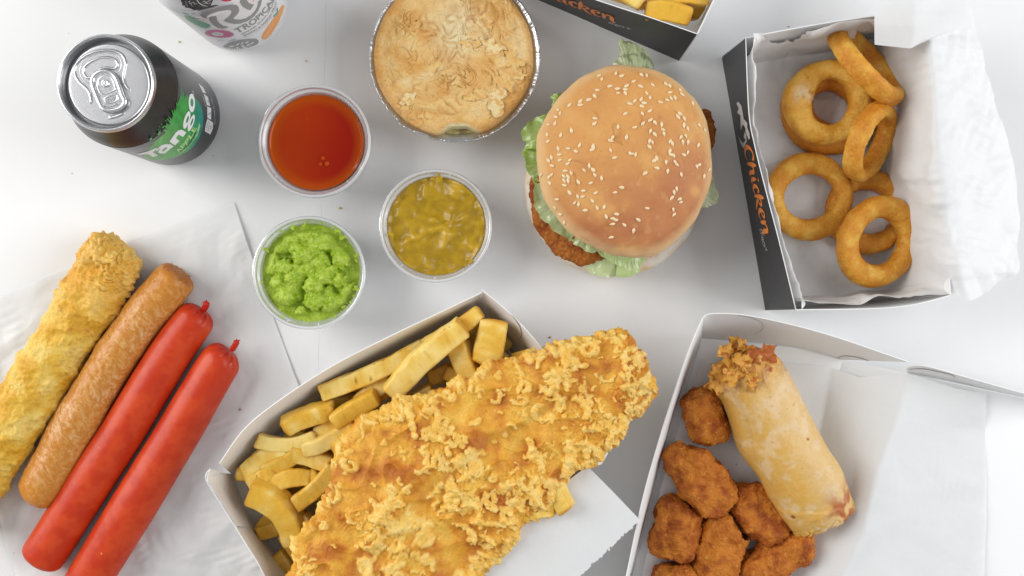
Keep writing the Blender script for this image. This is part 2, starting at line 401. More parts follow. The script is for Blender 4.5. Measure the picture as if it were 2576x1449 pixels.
def text_px(name, txt, quad, surf, colr, parent, conv=None, bold=0., shear=0., sub=3., spacing=1.):
    """quad: bl, br, tr, tl in px"""
    cu = bpy.data.curves.new('t', 'FONT'); cu.body = txt; cu.offset = bold; cu.shear = shear; cu.resolution_u = 4; cu.space_character = spacing
    ob = bpy.data.objects.new('t', cu); COL.objects.link(ob); bpy.context.view_layer.update()
    me = ob.evaluated_get(bpy.context.evaluated_depsgraph_get()).to_mesh()
    bm = bmesh.new(); bm.from_mesh(me); ob.evaluated_get(bpy.context.evaluated_depsgraph_get()).to_mesh_clear()
    bpy.data.objects.remove(ob); bpy.data.curves.remove(cu)
    xs = [v.co.x for v in bm.verts]; ys = [v.co.y for v in bm.verts]; x0, x1, y0, y1 = min(xs), max(xs), min(ys), max(ys)
    q = [np.array(conv(*c) if conv else c, float) for c in quad]
    for v in bm.verts:
        a = (v.co.x-x0)/(x1-x0); b = (v.co.y-y0)/(y1-y0)
        p = (q[0]*(1-a)+q[1]*a)*(1-b)+(q[3]*(1-a)+q[2]*a)*b
        v.co = (p[0], p[1], 0)
    bmesh.ops.remove_doubles(bm, verts=bm.verts[:], dist=1e-4)
    return _finish(bm, name, surf, colr, parent, sub)
def text_arc(name, txt, base_pts, top_pts, surf, colr, parent, conv=None, bold=0., shear=0., sub=3., spacing=1.):
    """text between two px polylines (baseline and cap line)"""
    B = np.array([conv(*c) if conv else c for c in base_pts], float); T = np.array([conv(*c) if conv else c for c in top_pts], float)
    z = lambda A: np.hstack([A, np.zeros((len(A), 1))])
    def at(A, t): return catmull(z(A), np.array([t]))[0, :2]
    cu = bpy.data.curves.new('t', 'FONT'); cu.body = txt; cu.offset = bold; cu.shear = shear; cu.resolution_u = 4; cu.space_character = spacing
    ob = bpy.data.objects.new('t', cu); COL.objects.link(ob); bpy.context.view_layer.update()
    dg = bpy.context.evaluated_depsgraph_get(); ev = ob.evaluated_get(dg); me = ev.to_mesh()
    bm = bmesh.new(); bm.from_mesh(me); ev.to_mesh_clear(); bpy.data.objects.remove(ob); bpy.data.curves.remove(cu)
    xs = [v.co.x for v in bm.verts]; ys = [v.co.y for v in bm.verts]; x0, x1, y0, y1 = min(xs), max(xs), min(ys), max(ys)
    for v in bm.verts:
        a = (v.co.x-x0)/(x1-x0); b = (v.co.y-y0)/(y1-y0); p = at(B, a)*(1-b)+at(T, a)*b; v.co = (p[0], p[1], 0)
    return _finish(bm, name, surf, colr, parent, sub)

# ================================================================== SETTING
def tabletop():
    # two white sheets butted together; the joint runs down through the picture
    jx = [P(838, -400, 0)[0], P(772, 2000, 0)[0]]; y0, y1 = P(0, -400)[1], P(0, 2000)[1]
    for k, (xa, xb) in enumerate(((-900, None), (None, 900))):
        n = 2
        V = []
        for y, j in ((900, jx[0]+(jx[0]-jx[1])*.6), (-900, jx[1]-(jx[0]-jx[1])*.6)):
            a = xa if xa is not None else j+.04; b = xb if xb is not None else j-.04
            V += [(a, y, 0), (b, y, 0)]
        zt, zb = (0.0, -20) if k == 0 else (0.02, -20)
        top = [(x, y, zt) for x, y, _ in V]; bot = [(x, y, zb) for x, y, _ in V]
        F = [(0, 2, 3, 1), (4, 5, 7, 6), (0, 1, 5, 4), (2, 6, 7, 3), (0, 4, 6, 2), (1, 3, 7, 5)]
        o = mk('tabletop', np.array(top+bot), F, M['table'], smooth=False); o['kind'] = 'structure'
        o['label'] = 'white glossy tabletop sheet left of the joint' if k == 0 else 'white glossy tabletop sheet right of the joint'
tabletop()

# ================================================================== CARTONS
def ruled(top, bot, n=40):
    T = PN(top); B = PN(bot)
    t = np.linspace(0, 1, n)
    return catmull(T, t) if len(T) > 2 else T[0]+(T[-1]-T[0])*t[:, None], catmull(B, t) if len(B) > 2 else B[0]+(B[-1]-B[0])*t[:, None]
def panel(name, top, bot, cen, parent, outer=None, n=40, m=6, th=.55, bow=0., off=0.):
    A, B = ruled(top, bot, n)
    w = np.linspace(0, 1, m)
    V = B[:, None]+(A-B)[:, None]*w[None, :, None]
    N = gnorm(V, False, False); c = np.array(P(*cen))
    N *= np.sign((N*(V-c)).sum(-1).mean())
    s = np.linspace(0, 1, n)
    V = V+N*(bow*np.sin(np.pi*s)[:, None]*np.sin(np.pi*w*.9)[None])[..., None]+N*off
    V2 = V+N*th
    nv = n*m; F1 = gridF(n, m); F2 = gridF(n, m, off=nv, flip=True)
    ring = [i*m for i in range(n)]+[(n-1)*m+j for j in range(1, m)]+[i*m+m-1 for i in range(n-2, -1, -1)]+[j for j in range(m-2, 0, -1)]
    E = np.array([(ring[k], ring[(k+1) % len(ring)], ring[(k+1) % len(ring)]+nv, ring[k]+nv) for k in range(len(ring))])
    mi = np.concatenate([np.zeros(len(F1)), np.ones(len(F2)), np.zeros(len(E))])
    o = mk(name, np.concatenate([V.reshape(-1, 3), V2.reshape(-1, 3)]), [F1, F2, E], [M['card'], outer or M['card']], parent, midx=mi, smooth=False)
    return o
def floorpan(name, poly, z, parent, mt=None):
    V = PN([(a, b, z) for a, b in poly]); V2 = V.copy(); V2[:, 2] -= .5; n = len(V)
    F = [tuple(range(n)), tuple(range(2*n-1, n-1, -1))]+[(i, i+n, (i+1) % n+n, (i+1) % n) for i in range(n)]
    return mk(name, np.concatenate([V, V2]), F, mt or M['card'], parent, smooth=False)
def on_ruled(top, bot, off, cen=None):
    """surface of a wall; off mm along its normal, away from cen (towards it when off < 0)"""
    A, B = ruled(top, bot, 80); W3 = np.stack([B*(1-t)+A*t for t in np.linspace(0, 1, 12)], 1); N3 = gnorm(W3, False, False)
    c3_ = np.array(P(*cen)); N3 *= np.sign((N3*(W3-c3_)).sum(-1).mean()); W3 = W3+N3*off; A, B = W3[:, -1], W3[:, 0]
    K = D/(D-W3[..., 2])*PX; GU, GV = 1288+W3[..., 0]*K, 724.5-W3[..., 1]*K
    def pt(s, t):
        i = min(max(s, 0), .9999)*79; k = int(i); f = i-k
        a = A[k]*(1-f)+A[k+1]*f; b = B[k]*(1-f)+B[k+1]*f
        return b+(a-b)*t
    def px(p): k = D/(D-p[2])*PX; return np.array((1288+p[0]*k, 724.5-p[1]*k))
    def f(u, v):
        g = np.array((u, v)); ij = np.unravel_index(np.argmin((GU-u)**2+(GV-v)**2), GU.shape)
        x = np.array((ij[0]/79, ij[1]/11)); x0 = x.copy()
        for _ in range(6):
            p = px(pt(*x)); e = 1e-3
            s_ = -1 if x[0] > .99 else 1
            J = np.stack([(px(pt(x[0]+e*s_, x[1]))-p)/(e*s_), (px(pt(x[0], x[1]+e))-p)/e], 1)
            try: x = x+np.linalg.solve(J, g-p)
            except Exception: break
            x = np.clip(x, (max(0, x0[0]-.03), -.02), (min(.999, x0[0]+.03), 1.02))
        return pt(*x)
    return f
def stroke(name, pts, surf, colr, parent, conv, kw=1.):
    Q = np.array(pts, float); Q[:, 2] *= kw; t = np.linspace(0, 1, len(Q)*5); C = catmull(Q, t)
    T = np.gradient(C[:, :2], axis=0); T /= np.linalg.norm(T, axis=1, keepdims=True)+1e-9; N = np.stack([-T[:, 1], T[:, 0]], 1)
    L = C[:, :2]+N*C[:, 2:3]/2; R = C[:, :2]-N*C[:, 2:3]/2
    V = []; n = len(C)
    for a in list(L)+list(R): V.append(surf(*conv(*a)))
    V = np.array(V); F = []
    for i in range(n-1):
        f = (i, i+1, i+1+n, i+n); a, b, c = V[f[0]], V[f[1]], V[f[2]]
        F.append(f if np.cross(b-a, c-a)@(np.array((0, 0, D))-a) > 0 else f[::-1])
    return mk(name, V, F, M['ink'], parent, None, np.tile(np.array(colr, float), (len(V), 1)), smooth=False)
ORANGE = (.86, .25, .03); GREY = (.62, .59, .57)

# ---- ring carton: black outside, white inside, printed wall on the left
HR = 62
rt_left = [(1877, 96, HR+1), (1885, 282, HR), (1900, 367, HR), (1928, 480, HR), (1962, 610, HR), (2003, 778, HR)]
rb_left = [(1818, 145, 0), (1927, 780, 0)]
ring_box = thing('carton', 'black takeaway carton with printed wall, open and lined with white paper, holding onion rings', 'carton', P(2060, 440, 0), 'takeaway cartons')
cen = (2070, 430, 30)
rt_bot = [(2003, 778, HR), (2200, 775, HR), (2300, 765, HR), (2390, 742, HR-2)]
rb_bot = [(1927, 780, 0), (2262, 752, 0)]
rt_right = [(2390, 742, HR-3), (2375, 420, HR-6), (2330, 30, HR-4)]
rb_right = [(2262, 752, 0), (2205, 95, 0)]
rt_top = [(1877, 96, HR), (1980, 76, HR), (2120, 52, HR), (2322, 26, HR)]
rb_top = [(1818, 145, 0), (2205, 95, 0)]
panel('front_wall', rt_left, rb_left, cen, ring_box, M['black'])
panel('side_wall', rt_bot, rb_bot, cen, ring_box, M['card'])
panel('back_wall', rt_right, rb_right, cen, ring_box, M['card'])
panel('side_wall', rt_top, rb_top, cen, ring_box, M['card'])
floorpan('base', [(1819, 146), (1928, 779), (2261, 751), (2205, 96)], .8, ring_box)
panel('corner_flap', [(1830, 135, 8), (1877, 94, HR+3)], [(1818, 143, .5), (1822, 142, 5)], cen, ring_box, M['black'], n=6, m=4)
c3 = crop(2880, 380, .4554)
sf = [on_ruled(rt_left, rb_left, .68+.05*i, cen) for i in range(6)]
def word(parent, strokes, conv, sfs, colr, kw=1.):
    for i, s in enumerate(strokes): stroke('lettering', s, sfs[i % len(sfs)], colr, parent, conv, kw)
GL = [  # brush script strokes (x along the line, y up, width)
    [(1.0, 1.1, .10), (.92, 1.42, .26), (.55, 1.5, .20), (.2, 1.15, .30), (.12, .55, .34), (.35, .08, .26), (.75, .0, .14), (1.02, .28, .05)],
    [(1.42, 1.62, .08), (1.36, 1.2, .30), (1.30, .7, .30), (1.22, -.02, .16)], [(1.3, .45, .06), (1.58, .95, .18), (1.82, .82, .30), (1.82, .3, .30), (1.92, .0, .18), (2.12, .12, .05)],
    [(2.32, 1.0, .10), (2.30, .6, .30), (2.32, .2, .28), (2.45, .0, .14), (2.6, .12, .05)], [(2.36, 1.30, .12), (2.40, 1.38, .24), (2.44, 1.46, .10)],
    [(3.22, .72, .12), (3.12, .98, .22), (2.86, .85, .24), (2.76, .4, .32), (2.95, .03, .20), (3.32, .2, .05)],
    [(3.62, 1.65, .10), (3.56, 1.2, .32), (3.50, .7, .30), (3.42, -.05, .16)], [(3.5, .45, .06), (3.82, .98, .16), (4.08, .85, .26), (3.92, .55, .14), (3.6, .46, .10)], [(3.66, .48, .10), (3.92, .12, .28), (4.35, -.30, .04)],
    [(4.42, .48, .06), (4.78, .6, .12), (4.92, .85, .20), (4.68, 1.02, .16), (4.44, .75, .26), (4.44, .3, .32), (4.68, .0, .18), (5.1, .16, .04)],
    [(5.22, 1.02, .10), (5.26, .6, .32), (5.22, -.02, .16)], [(5.26, .5, .06), (5.56, .98, .18), (5.84, .86, .32), (5.84, .3, .34), (5.92, -.02, .22), (6.15, .1, .06)]]
def script_word(parent, B, conv, sfs):
    for i, g in enumerate(GL):
        Q = np.array(g, float); C = catmull(Q, np.linspace(0, 1, len(Q)*5)); T = np.gradient(C[:, :2], axis=0); T /= np.linalg.norm(T, axis=1, keepdims=True)+1e-9
        N = np.stack([-T[:, 1], T[:, 0]], 1); L = C[:, :2]+N*C[:, 2:3]/2; R = C[:, :2]-N*C[:, 2:3]/2; n = len(C)
        V = np.array([sfs[i % len(sfs)](*conv(*B(a[0], a[1]))) for a in list(L)+list(R)]); F = []
        for k in range(n-1):
            f = (k, k+1, k+1+n, k+n); a, b, c = V[f[0]], V[f[1]], V[f[2]]
            F.append(f if np.cross(b-a, c-a)@(np.array((0, 0, D))-a) > 0 else f[::-1])
        mk('lettering', V, F, M['ink'], parent, None, np.tile(np.array(ORANGE, float), (len(V), 1)), smooth=False)
script_word(ring_box, lambda x, y: (204+x/6.15*182-14*math.sin(math.pi*x/6.15)*0+y*44, 447+x/6.15*790-y*6), c3, sf)
for pl in ([(145, 75), (160, 58), (188, 95), (200, 160), (212, 240), (195, 270), (182, 312), (180, 250), (180, 180), (150, 155), (165, 120)],
           [(210, 212), (238, 245), (240, 290), (256, 330), (263, 382), (250, 392), (238, 356), (222, 322), (224, 290), (200, 255)],
           [(158, 352), (180, 396), (203, 424), (236, 388), (236, 402), (216, 448), (206, 468), (180, 424)],
           [(214, 328), (232, 348), (230, 398), (208, 372)]):
    decal('emblem', [pl], sf[0], GREY, ring_box, c3)
text_arc('small_lettering', 'ENJOY', [(340, 1180), (358, 1250), (372, 1320), (406, 1384)], [(368, 1175), (380, 1243), (394, 1305), (420, 1366)], sf[1], (.6, .58, .55), ring_box, c3)

# ---- chip carton at the top edge
HT = 64
top_box = thing('carton', 'black printed carton of chips cut off by the top edge', 'carton', P(1600, -60, 0), 'takeaway cartons')
tt_front = [(1240, -92, HT), (1508, 1, HT), (1640, 44, HT), (1754, 84, HT)]
tb_front = [(1230, -50, 0), (1357, 0, 0), (1708, 151, 0)]
tt_right = [(1754, 84, HT), (1795, 0, HT), (1900, -215, HT)]
tb_right = [(1708, 151, 0), (1840, -110, 0)]
cen2 = (1580, -60, 30)
panel('front_wall', tt_front, tb_front, cen2, top_box, M['black'])
o = panel('side_wall', tt_right, [(1708, 151, 0), (1750, 66, 0), (1840, -110, 0)], cen2, top_box, M['card'])
panel('back_wall', [(1330, -330, HT), (1900, -215, HT)], [(1330, -300, 0), (1840, -110, 0)], cen2, top_box, M['black'])
panel('side_wall', [(1240, -92, HT), (1330, -330, HT)], [(1230, -50, 0), (1330, -300, 0)], cen2, top_box, M['black'])
floorpan('base', [(1231, -51), (1707, 150), (1839, -110), (1331, -299)], .8, top_box)
c4 = crop(2140, 0, .28727)
sft = [on_ruled(tt_front, tb_front, .68+.05*i, cen2) for i in range(6)]
script_word(top_box, lambda x, y: (-20+187*x-8*y, -118+71.5*x-72*y), c4, sft)
text_arc('small_lettering', 'ENJOY', [(1018, 323), (1110, 362), (1190, 385), (1320, 420)], [(1038, 305), (1120, 332), (1210, 360), (1350, 402)], sft[1], (.75, .75, .75), top_box, c4)

# ---- fish carton, white
HF = 50
fish_box = thing('carton', 'open white carton under the battered fish, packed with chips', 'carton', P(1010, 1250, 0), 'takeaway cartons')
ft_ul = [(553, 1166, HF-1), (615, 1080, HF), (700, 1010, HF), (830, 925, HF), (960, 857, HF), (1100, 790, HF), (1212, 737, HF)]
fb_ul = [(585, 1195, 0), (880, 960, 0), (1195, 790, 0)]
ft_ur = [(1212, 730, HF+2), (1270, 778, HF), (1330, 838, HF), (1400, 925, HF), (1470, 1040, HF), (1520, 1128, HF)]
fb_ur = [(1195, 790, 0), (1300, 900, 0), (1440, 1120, 0)]
ft_lr = [(1520, 1130, HF), (1380, 1270, HF), (1150, 1480, HF), (960, 1620, HF)]
fb_lr = [(1440, 1120, 0), (1100, 1430, 0), (930, 1560, 0)]
ft_ll = [(529, 1180, HF), (519, 1206, HF), (560, 1272, HF), (640, 1400, HF), (730, 1530, HF), (960, 1620, HF)]
fb_ll = [(585, 1195, 0), (690, 1380, 0), (930, 1560, 0)]
cen3 = (1010, 1180, 25)
for nm, a, b in (('long_wall', ft_ul, fb_ul), ('end_wall', ft_ur, fb_ur), ('long_wall', ft_lr, fb_lr), ('end_wall', ft_ll, fb_ll)):
    panel(nm, a, b, cen3, fish_box)
floorpan('base', [(586, 1195), (880, 961), (1194, 791), (1300, 900), (1439, 1120), (1100, 1429), (930, 1559), (690, 1379)], 2.4, fish_box)
c6 = crop(800, 1750, .38233)
# folded corner flaps with their rounded locking tabs
def flap(name, pts, z0, z1, conv, parent, surf, th=.5):
    loops = [[(p) for p in pts]]
    pl = [Vector((*conv(*q), 0)) for q in pts]; tri = tessellate_polygon([pl]); V = np.array([surf(p.x, p.y) for p in pl])
    cam_ = np.array((0, 0, D)); d = cam_-V.mean(0); d /= np.linalg.norm(d); V2 = V-d*th; n = len(V); F = []
    for t in tri:
        a, b, c = V[t[0]], V[t[1]], V[t[2]]
        t = tuple(t) if np.cross(b-a, c-a)@d > 0 else tuple(t)[::-1]
        F += [t, tuple(i+n for i in t[::-1])]
    F += [(i, (i+1) % n, (i+1) % n+n, i+n) for i in range(n)]
    return mk(name, np.concatenate([V, V2]), F, M['card'], parent, smooth=False)
s_ll = on_ruled(ft_ll, fb_ll, -.9, cen3)
def soft_flap(pts, surf, conv, parent):
    o = decal('corner_flap', [pts], surf, (1, 1, 1), parent, conv, sub=12, mt=M['card']); md = o.modifiers.new('thickness', 'SOLIDIFY'); md.thickness = .0004; md.offset = -1
soft_flap([(64, 440), (92, 345), (130, 400), (400, 350), (430, 640), (520, 930), (470, 932), (400, 932), (330, 908), (250, 848), (190, 765), (120, 620)], s_ll, c6, fish_box)
stroke('slot', [(60, 440, 3), (120, 620, 3), (190, 765, 5), (250, 850, 5), (330, 908, 6), (400, 933, 6), (468, 933, 3)], on_ruled(ft_ll, fb_ll, -1.0, cen3), (.25, .25, .26), fish_box, c6)
c7 = crop(1400, 1200, .762)
s_ur = on_ruled(ft_ur, fb_ur, -.2, cen3)
stroke('slot', [(770, 5, 2), (830, 60, 3), (880, 120, 4), (900, 170, 4), (893, 205, 2)], s_ur, (.25, .25, .2), fish_box, c7)
flap('corner_flap', [(1285, 855), (1300, 870), (1322, 862), (1355, 805), (1342, 785), (1330, 830), (1290, 838)], 0, 0, c7, fish_box, on_plane(P(1515, 1150, 46), (0.3, -.2, 1)))

# ---- nugget carton, white, lid folded open to the right
HN = 52
nug_box = thing('carton', 'open white carton lined with paper, holding nuggets and a spring roll', 'carton', P(1900, 1250, 0), 'takeaway cartons')
nt_left = [(1769, 800, HN), (1735, 880, HN), (1690, 1010, HN), (1650, 1140, HN), (1615, 1270, HN), (1577, 1449, HN), (1530, 1660, HN)]
nb_left = [(1765, 850, 0), (1690, 1060, 0), (1565, 1530, 0)]
nt_top = [(1769, 800, HN), (1790, 790, HN), (1870, 793, HN), (1980, 815, HN), (2100, 848, HN), (2285, 911, HN)]
nb_top = [(1765, 850, 0), (1990, 872, 0), (2120, 905, 0)]
nt_right = [(2285, 938, 20), (2215, 1200, 22), (2160, 1450, 22), (2110, 1680, 22)]
nb_right = [(2120, 905, 0), (2040, 1250, 0), (1970, 1600, 0)]
cen4 = (1900, 1150, 26)
panel('side_wall', nt_top, nb_top, cen4, nug_box)
panel('front_wall', nt_left, nb_left, cen4, nug_box, th=.7)
panel('hinge_wall', nt_right, nb_right, cen4, nug_box)
floorpan('base', [(1765, 851), (1990, 873), (2119, 906), (1969, 1600), (1566, 1530)], .8, nug_box)
# lid: lies open, its hinge edge raised, its far side wall standing
lid_t = [(2285, 938, 21), (2400, 965, 16), (2700, 1030, 12)]; lid_b = [(2110, 1680, 22), (2350, 1680, 14), (2600, 1680, 10)]
panel('lid', lid_t, lid_b, (2400, 1300, -400), nug_box, n=30, m=12)
panel('lid_wall', [(2280, 925, 32), (2330, 922, 44), (2450, 955, 44), (2576, 990, 44), (2700, 1020, 44)], [(2284, 940, 21.5), (2330, 948, 19), (2400, 962, 16.6), (2500, 984, 14), (2700, 1026, 12.5)], (2450, 1200, 20), nug_box)
c8 = crop(2450, 1200, .762); s_nt = on_ruled(nt_top, nb_top, -.15, cen4); s_nt2 = on_ruled(nt_top, nb_top, -.2, cen4)
stroke('slot', [(655, 82, 2), (720, 92, 2.5), (780, 118, 3), (788, 150, 3), (750, 178, 2)], s_nt, (.45, .45, .45), nug_box, c8)
stroke('slot', [(1075, 282, 2), (1068, 292, 3), (1090, 302, 3), (1150, 300, 2)], s_nt2, (.4, .4, .4), nug_box, c8)
c9 = crop(3300, 1100, .83104)
stroke('slot', [(70, 410, 3), (68, 395, 3), (110, 390, 3.5), (170, 400, 3.5), (250, 428, 4), (372, 474, 6)], s_nt, (.22, .22, .22), nug_box, c9)
s_lw = on_ruled([(2280, 925, 32), (2330, 922, 44), (2450, 955, 44), (2576, 990, 44), (2700, 1020, 44)], [(2284, 940, 21.5), (2330, 948, 19), (2400, 962, 16.6), (2500, 984, 14), (2700, 1026, 12.5)], -.2, (2450, 1200, 20))
stroke('slot', [(405, 455, 2), (470, 452, 3.5), (540, 465, 3.5), (610, 482, 3.5), (626, 496, 2)], s_lw, (.3, .3, .3), nug_box, c9)

# ================================================================== PAPERS
def crumple(V, seed, fine=1.):
    rg = np.random.RandomState(seed*7+1); h = 0
    W_ = warp(V, 60, 9, seed)
    for k in range(7):                                   # straight folds in random directions, each fading in and out
        a = rg.rand()*math.pi; L = 16+rg.rand()*38; d = (W_[..., 0]*math.cos(a)+W_[..., 1]*math.sin(a))/L+rg.rand()*9
        tri = np.abs(d-np.floor(d)-.5)*2
        m = ss(-.15, .5, noise(V/45+k*13.3, seed+k))
        h = h+tri*m*1.6*(L/35)
    for k in range(5):
        a = rg.rand()*math.pi; L = 5+rg.rand()*7; d = (W_[..., 0]*math.cos(a)+W_[..., 1]*math.sin(a))/L+rg.rand()*9
        h = h+np.abs(d-np.floor(d)-.5)*2*ss(.05, .5, noise(V/22+k*7.7, seed+40+k))*.5*fine
    return h+fbm(V/30, 2, seed)*1.2+fbm(V/6, 2, seed+4)*.06*fine
def sheet(name, ctrl, n, m, mt, label, cat, amp=1., seed=0, smooth=0, fine=1., hole=None, zmin=.3, group=None, disp=None, linear=True, creasef=None):
    """ctrl grid of (u,v,z)"""
    G = np.array([[P(*q) for q in row] for row in ctrl]); a, b = G.shape[:2]
    x = np.linspace(0, a-1, n); y = np.linspace(0, b-1, m)
    def res(A, x):
        i = np.minimum(x.astype(int), len(A)-2); f = (x-i).reshape(-1, *([1]*(A.ndim-1))); return A[i]*(1-f)+A[i+1]*f
    V = res(G, x); V = np.swapaxes(res(np.swapaxes(V, 0, 1), y), 0, 1).copy()
    for _ in range(smooth):
        W_ = V.copy(); W_[1:-1] = (V[:-2]+V[1:-1]*2+V[2:])/4; V = W_.copy(); V[:, 1:-1] = (W_[:, :-2]+W_[:, 1:-1]*2+W_[:, 2:])/4
    Nn = gnorm(V, False, False); Nn *= np.sign(Nn[..., 2].mean())
    q = warp(V, 30, 12, seed)
    h = crumple(V, seed, fine)*amp
    if creasef is not None: h = h*creasef(V)
    if disp is not None: h = h+disp(V)
    V = V+Nn*h[..., None]; V[..., 2] = np.maximum(V[..., 2], zmin)
    F = gridF(n, m)
    if hole is not None:
        U = np.stack([1288+V[..., 0]*D/(D-V[..., 2])*PX, 724.5-V[..., 1]*D/(D-V[..., 2])*PX], -1).reshape(-1, 2)
        c = U[F].mean(1); keep = ~hole(c[:, 0], c[:, 1]); F = F[keep]
    # thickness
    nv = n*m; V2 = V-Nn*.12
    o = mk(name, V, [F], mt)
    if label: tag(o, label, cat, group)
    return o
# sheet under the sausages
A_, B_, C_, D_ = (588, 507), (-135, 800), (1060, 1640), (95, 1650)
def lerp2(t, s, z):
    a = np.array(A_)*(1-t)+np.array(B_)*t; c = np.array(C_)*(1-t)+np.array(D_)*t
    # right edge bends like the photo's: (588,507) (640,620) (705,815) (775,965)
    q = a*(1-s)+c*s; bend = math.sin(math.pi*min(1, s*1.0))*(-34)*(1-t)
    return (q[0]+bend*.9, q[1], z)
ctrl = [[lerp2(t, s, .9) for t in np.linspace(0, 1, 9)] for s in np.linspace(0, 1, 9)]
def swr(V):
    d = ss(0, 25, np.abs(V[..., 0]+.0) * 0+1)
    u = V[..., 0]*PX+1288; v = 724.5-V[..., 1]*PX
    near = ss(-10, 260, v-(760-.42*u+ -60)) ; near2 = ss(40, 260, (700-u)*.9+(v-600)*.45-120)
    return .12+.75*near*np.clip(near2+.5, 0, 1)
sp = sheet('paper_sheet', ctrl, 300, 260, M['paper'], 'flat white greaseproof sheet under the sausages', 'paper', amp=1.15, seed=4, zmin=.25, creasef=swr)
# ring liner
rl = [
    [(1892, 84, 66), (1960, 62, 66), (2225, 44, 66), (2334, 20, 65), (2413, -25, 52)],
    [(1884, 150, 63), (1856, 160, 3), (2196, 110, 3), (2338, 105, 64), (2440, 80, 46)],
    [(1893, 300, 63), (1860, 300, 3), (2204, 260, 3), (2352, 260, 64), (2492, 250, 42)],
    [(1928, 470, 62), (1889, 450, 3), (2214, 420, 3), (2358, 420, 64), (2543, 423, 40)],
    [(1970, 620, 62), (1915, 620, 3), (2228, 600, 3), (2385, 580, 64), (2552, 560, 38)],
    [(2000, 765, 60), (1936, 762, 3), (2238, 735, 3), (2412, 690, 63), (2550, 680, 40)],
    [(2010, 778, 60), (2060, 774, 60), (2345, 757, 61), (2428, 752, 55), (2470, 735, 46)],
]
nse = lambda u, v, s, sc: fbm(np.stack([u/sc, v/sc, u*0+s], -1), 3, s)
def rhole(u, v):
    j = nse(u, v, 3, 14)*10
    a = (((u-1985+j)/68)**2+((v-62+.25*(u-1985)+j)/42)**2 < 1) & (v < 122+.1*(u-1985))
    b = (((u-2178+j*.5)/26)**2+((v-86+j*.6)/32)**2 < 1)
    # the sheet's left part is folded short of the left rim here and there
    return a | b
sheet('paper_liner', rl, 330, 300, M['paper'], 'crumpled white paper lining the onion ring carton, spilling over its right rim', 'paper', amp=1.25, seed=21, smooth=9, hole=rhole, zmin=1.2)
# a separate upright strip of the same liner, folded over at the top
sheet('paper_strip', [[(2202, -30, 70), (2300, -30, 72), (2420, -30, 56)], [(2199, 60, 68), (2300, 62, 71), (2450, 60, 52)], [(2200, 112, 63), (2290, 122, 67), (2334, 104, 68)]], 60, 70, M['paper'],
      'smooth white paper strip folded over the top of the onion ring carton', 'paper', amp=.35, seed=33, smooth=3)
# nugget liner
nl = [
    [(1772, 900, 4), (1900, 905, 2.5), (2090, 925, 2.5), (2165, 950, 12), (2282, 938, 24), (2400, 975, 22), (2480, 990, 20)],
    [(1730, 1000, 4), (1870, 1050, 2.5), (2070, 1050, 2.5), (2150, 1060, 14), (2255, 1060, 26), (2400, 1075, 19), (2478, 1080, 15)],
    [(1700, 1100, 5), (1830, 1180, 2.5), (2035, 1200, 2.5), (2150, 1200, 15), (2205, 1190, 26), (2380, 1200, 19), (2482, 1210, 15)],
    [(1660, 1230, 5), (1770, 1330, 2.5), (2005, 1330, 2.5), (2110, 1330, 16), (2175, 1330, 26), (2370, 1330, 19), (2480, 1330, 15)],
    [(1625, 1400, 5), (1730, 1450, 2.5), (1980, 1450, 2.5), (2050, 1450, 16), (2120, 1450, 26), (2360, 1450, 19), (2474, 1450, 15)],
    [(1580, 1600, 5), (1700, 1600, 2.5), (1940, 1600, 2.5), (2010, 1600, 16), (2080, 1600, 26), (2350, 1600, 19), (2470, 1600, 15)],
]
sheet('paper_liner', nl, 240, 300, M['paper'], 'white paper lining the nugget carton and running over onto its open lid', 'paper', amp=.32, fine=.5, seed=41, smooth=7, zmin=1.2)
# fish liner: stiff sheet running out of the fish carton, corner on the next carton's rim
jag = lambda V: 0*V[..., 0]
sheet('paper_sheet', [[(1100, 1290, 51), (1320, 1290, 54), (1478, 1172, 54)], [(1140, 1400, 53), (1390, 1330, 56), (1545, 1240, 55)], [(1240, 1600, 51), (1400, 1530, 54), (1611, 1309, 54)]], 120, 120, M['paper2'],
      'soft white paper corner sticking out from under the fish toward the nugget carton', 'paper', amp=.12, seed=52, smooth=4,
      hole=lambda u, v: (v+ u*.93 > 2806+nse(u, v, 5, 9)*7))

# ================================================================== CANS
CANPROF = [(23, 2.5), (24.5, .6), (25.5, 0), (26.8, .8), (29, 4.5), (32.2, 9), (33, 12), (33, 30), (33, 60), (33, 88), (32.6, 92), (31.2, 96.5), (29, 101.5), (27.2, 106), (26.2, 109), (26.0, 111.3)]
LIDPROF = [(26.05, 110.9), (27.1, 111.2), (27.35, 112.4), (27.3, 114), (26.8, 115.1), (26.1, 115.3), (25.5, 114.7), (25.2, 113.2), (24.9, 111.5), (24.2, 109.2), (23.8, 108.0), (23.4, 107.6), (23.0, 108.0), (22.8, 109.6), (22.4, 110.4), (21.8, 110.55), (18, 110.55), (10, 110.5), (3, 110.5), (.05, 110.5)]
def can(label, base_px, body_mat, group):
    b = P(*base_px, 0); t = thing('drink_can', label, 'drink can', b, group)
    lathe('can_body', b, spl(CANPROF, 90), 128, body_mat, t)
    lathe('can_lid', b, spl(LIDPROF, 90), 128, M['alub'], t)
    return t, b
bc, bb = can('black soft drink can with green fruit splash, seen whole at upper left', (441, 297), M['canb'], 'drink cans')
c5 = crop(200, 120, .3036); c1 = crop(540, 320, .26220)
lidsurf = lambda z: (lambda x, y: (lambda q: P(q[0], q[1], z))(c5(x, y)))
def lt(name, pts, z, r, flat=.5, closed=False, mt='alub'):
    s = lidsurf(z); return tube(name, [s(*p) for p in pts], r, M[mt], bc, 10, flat, closed, m=len(pts)*7)
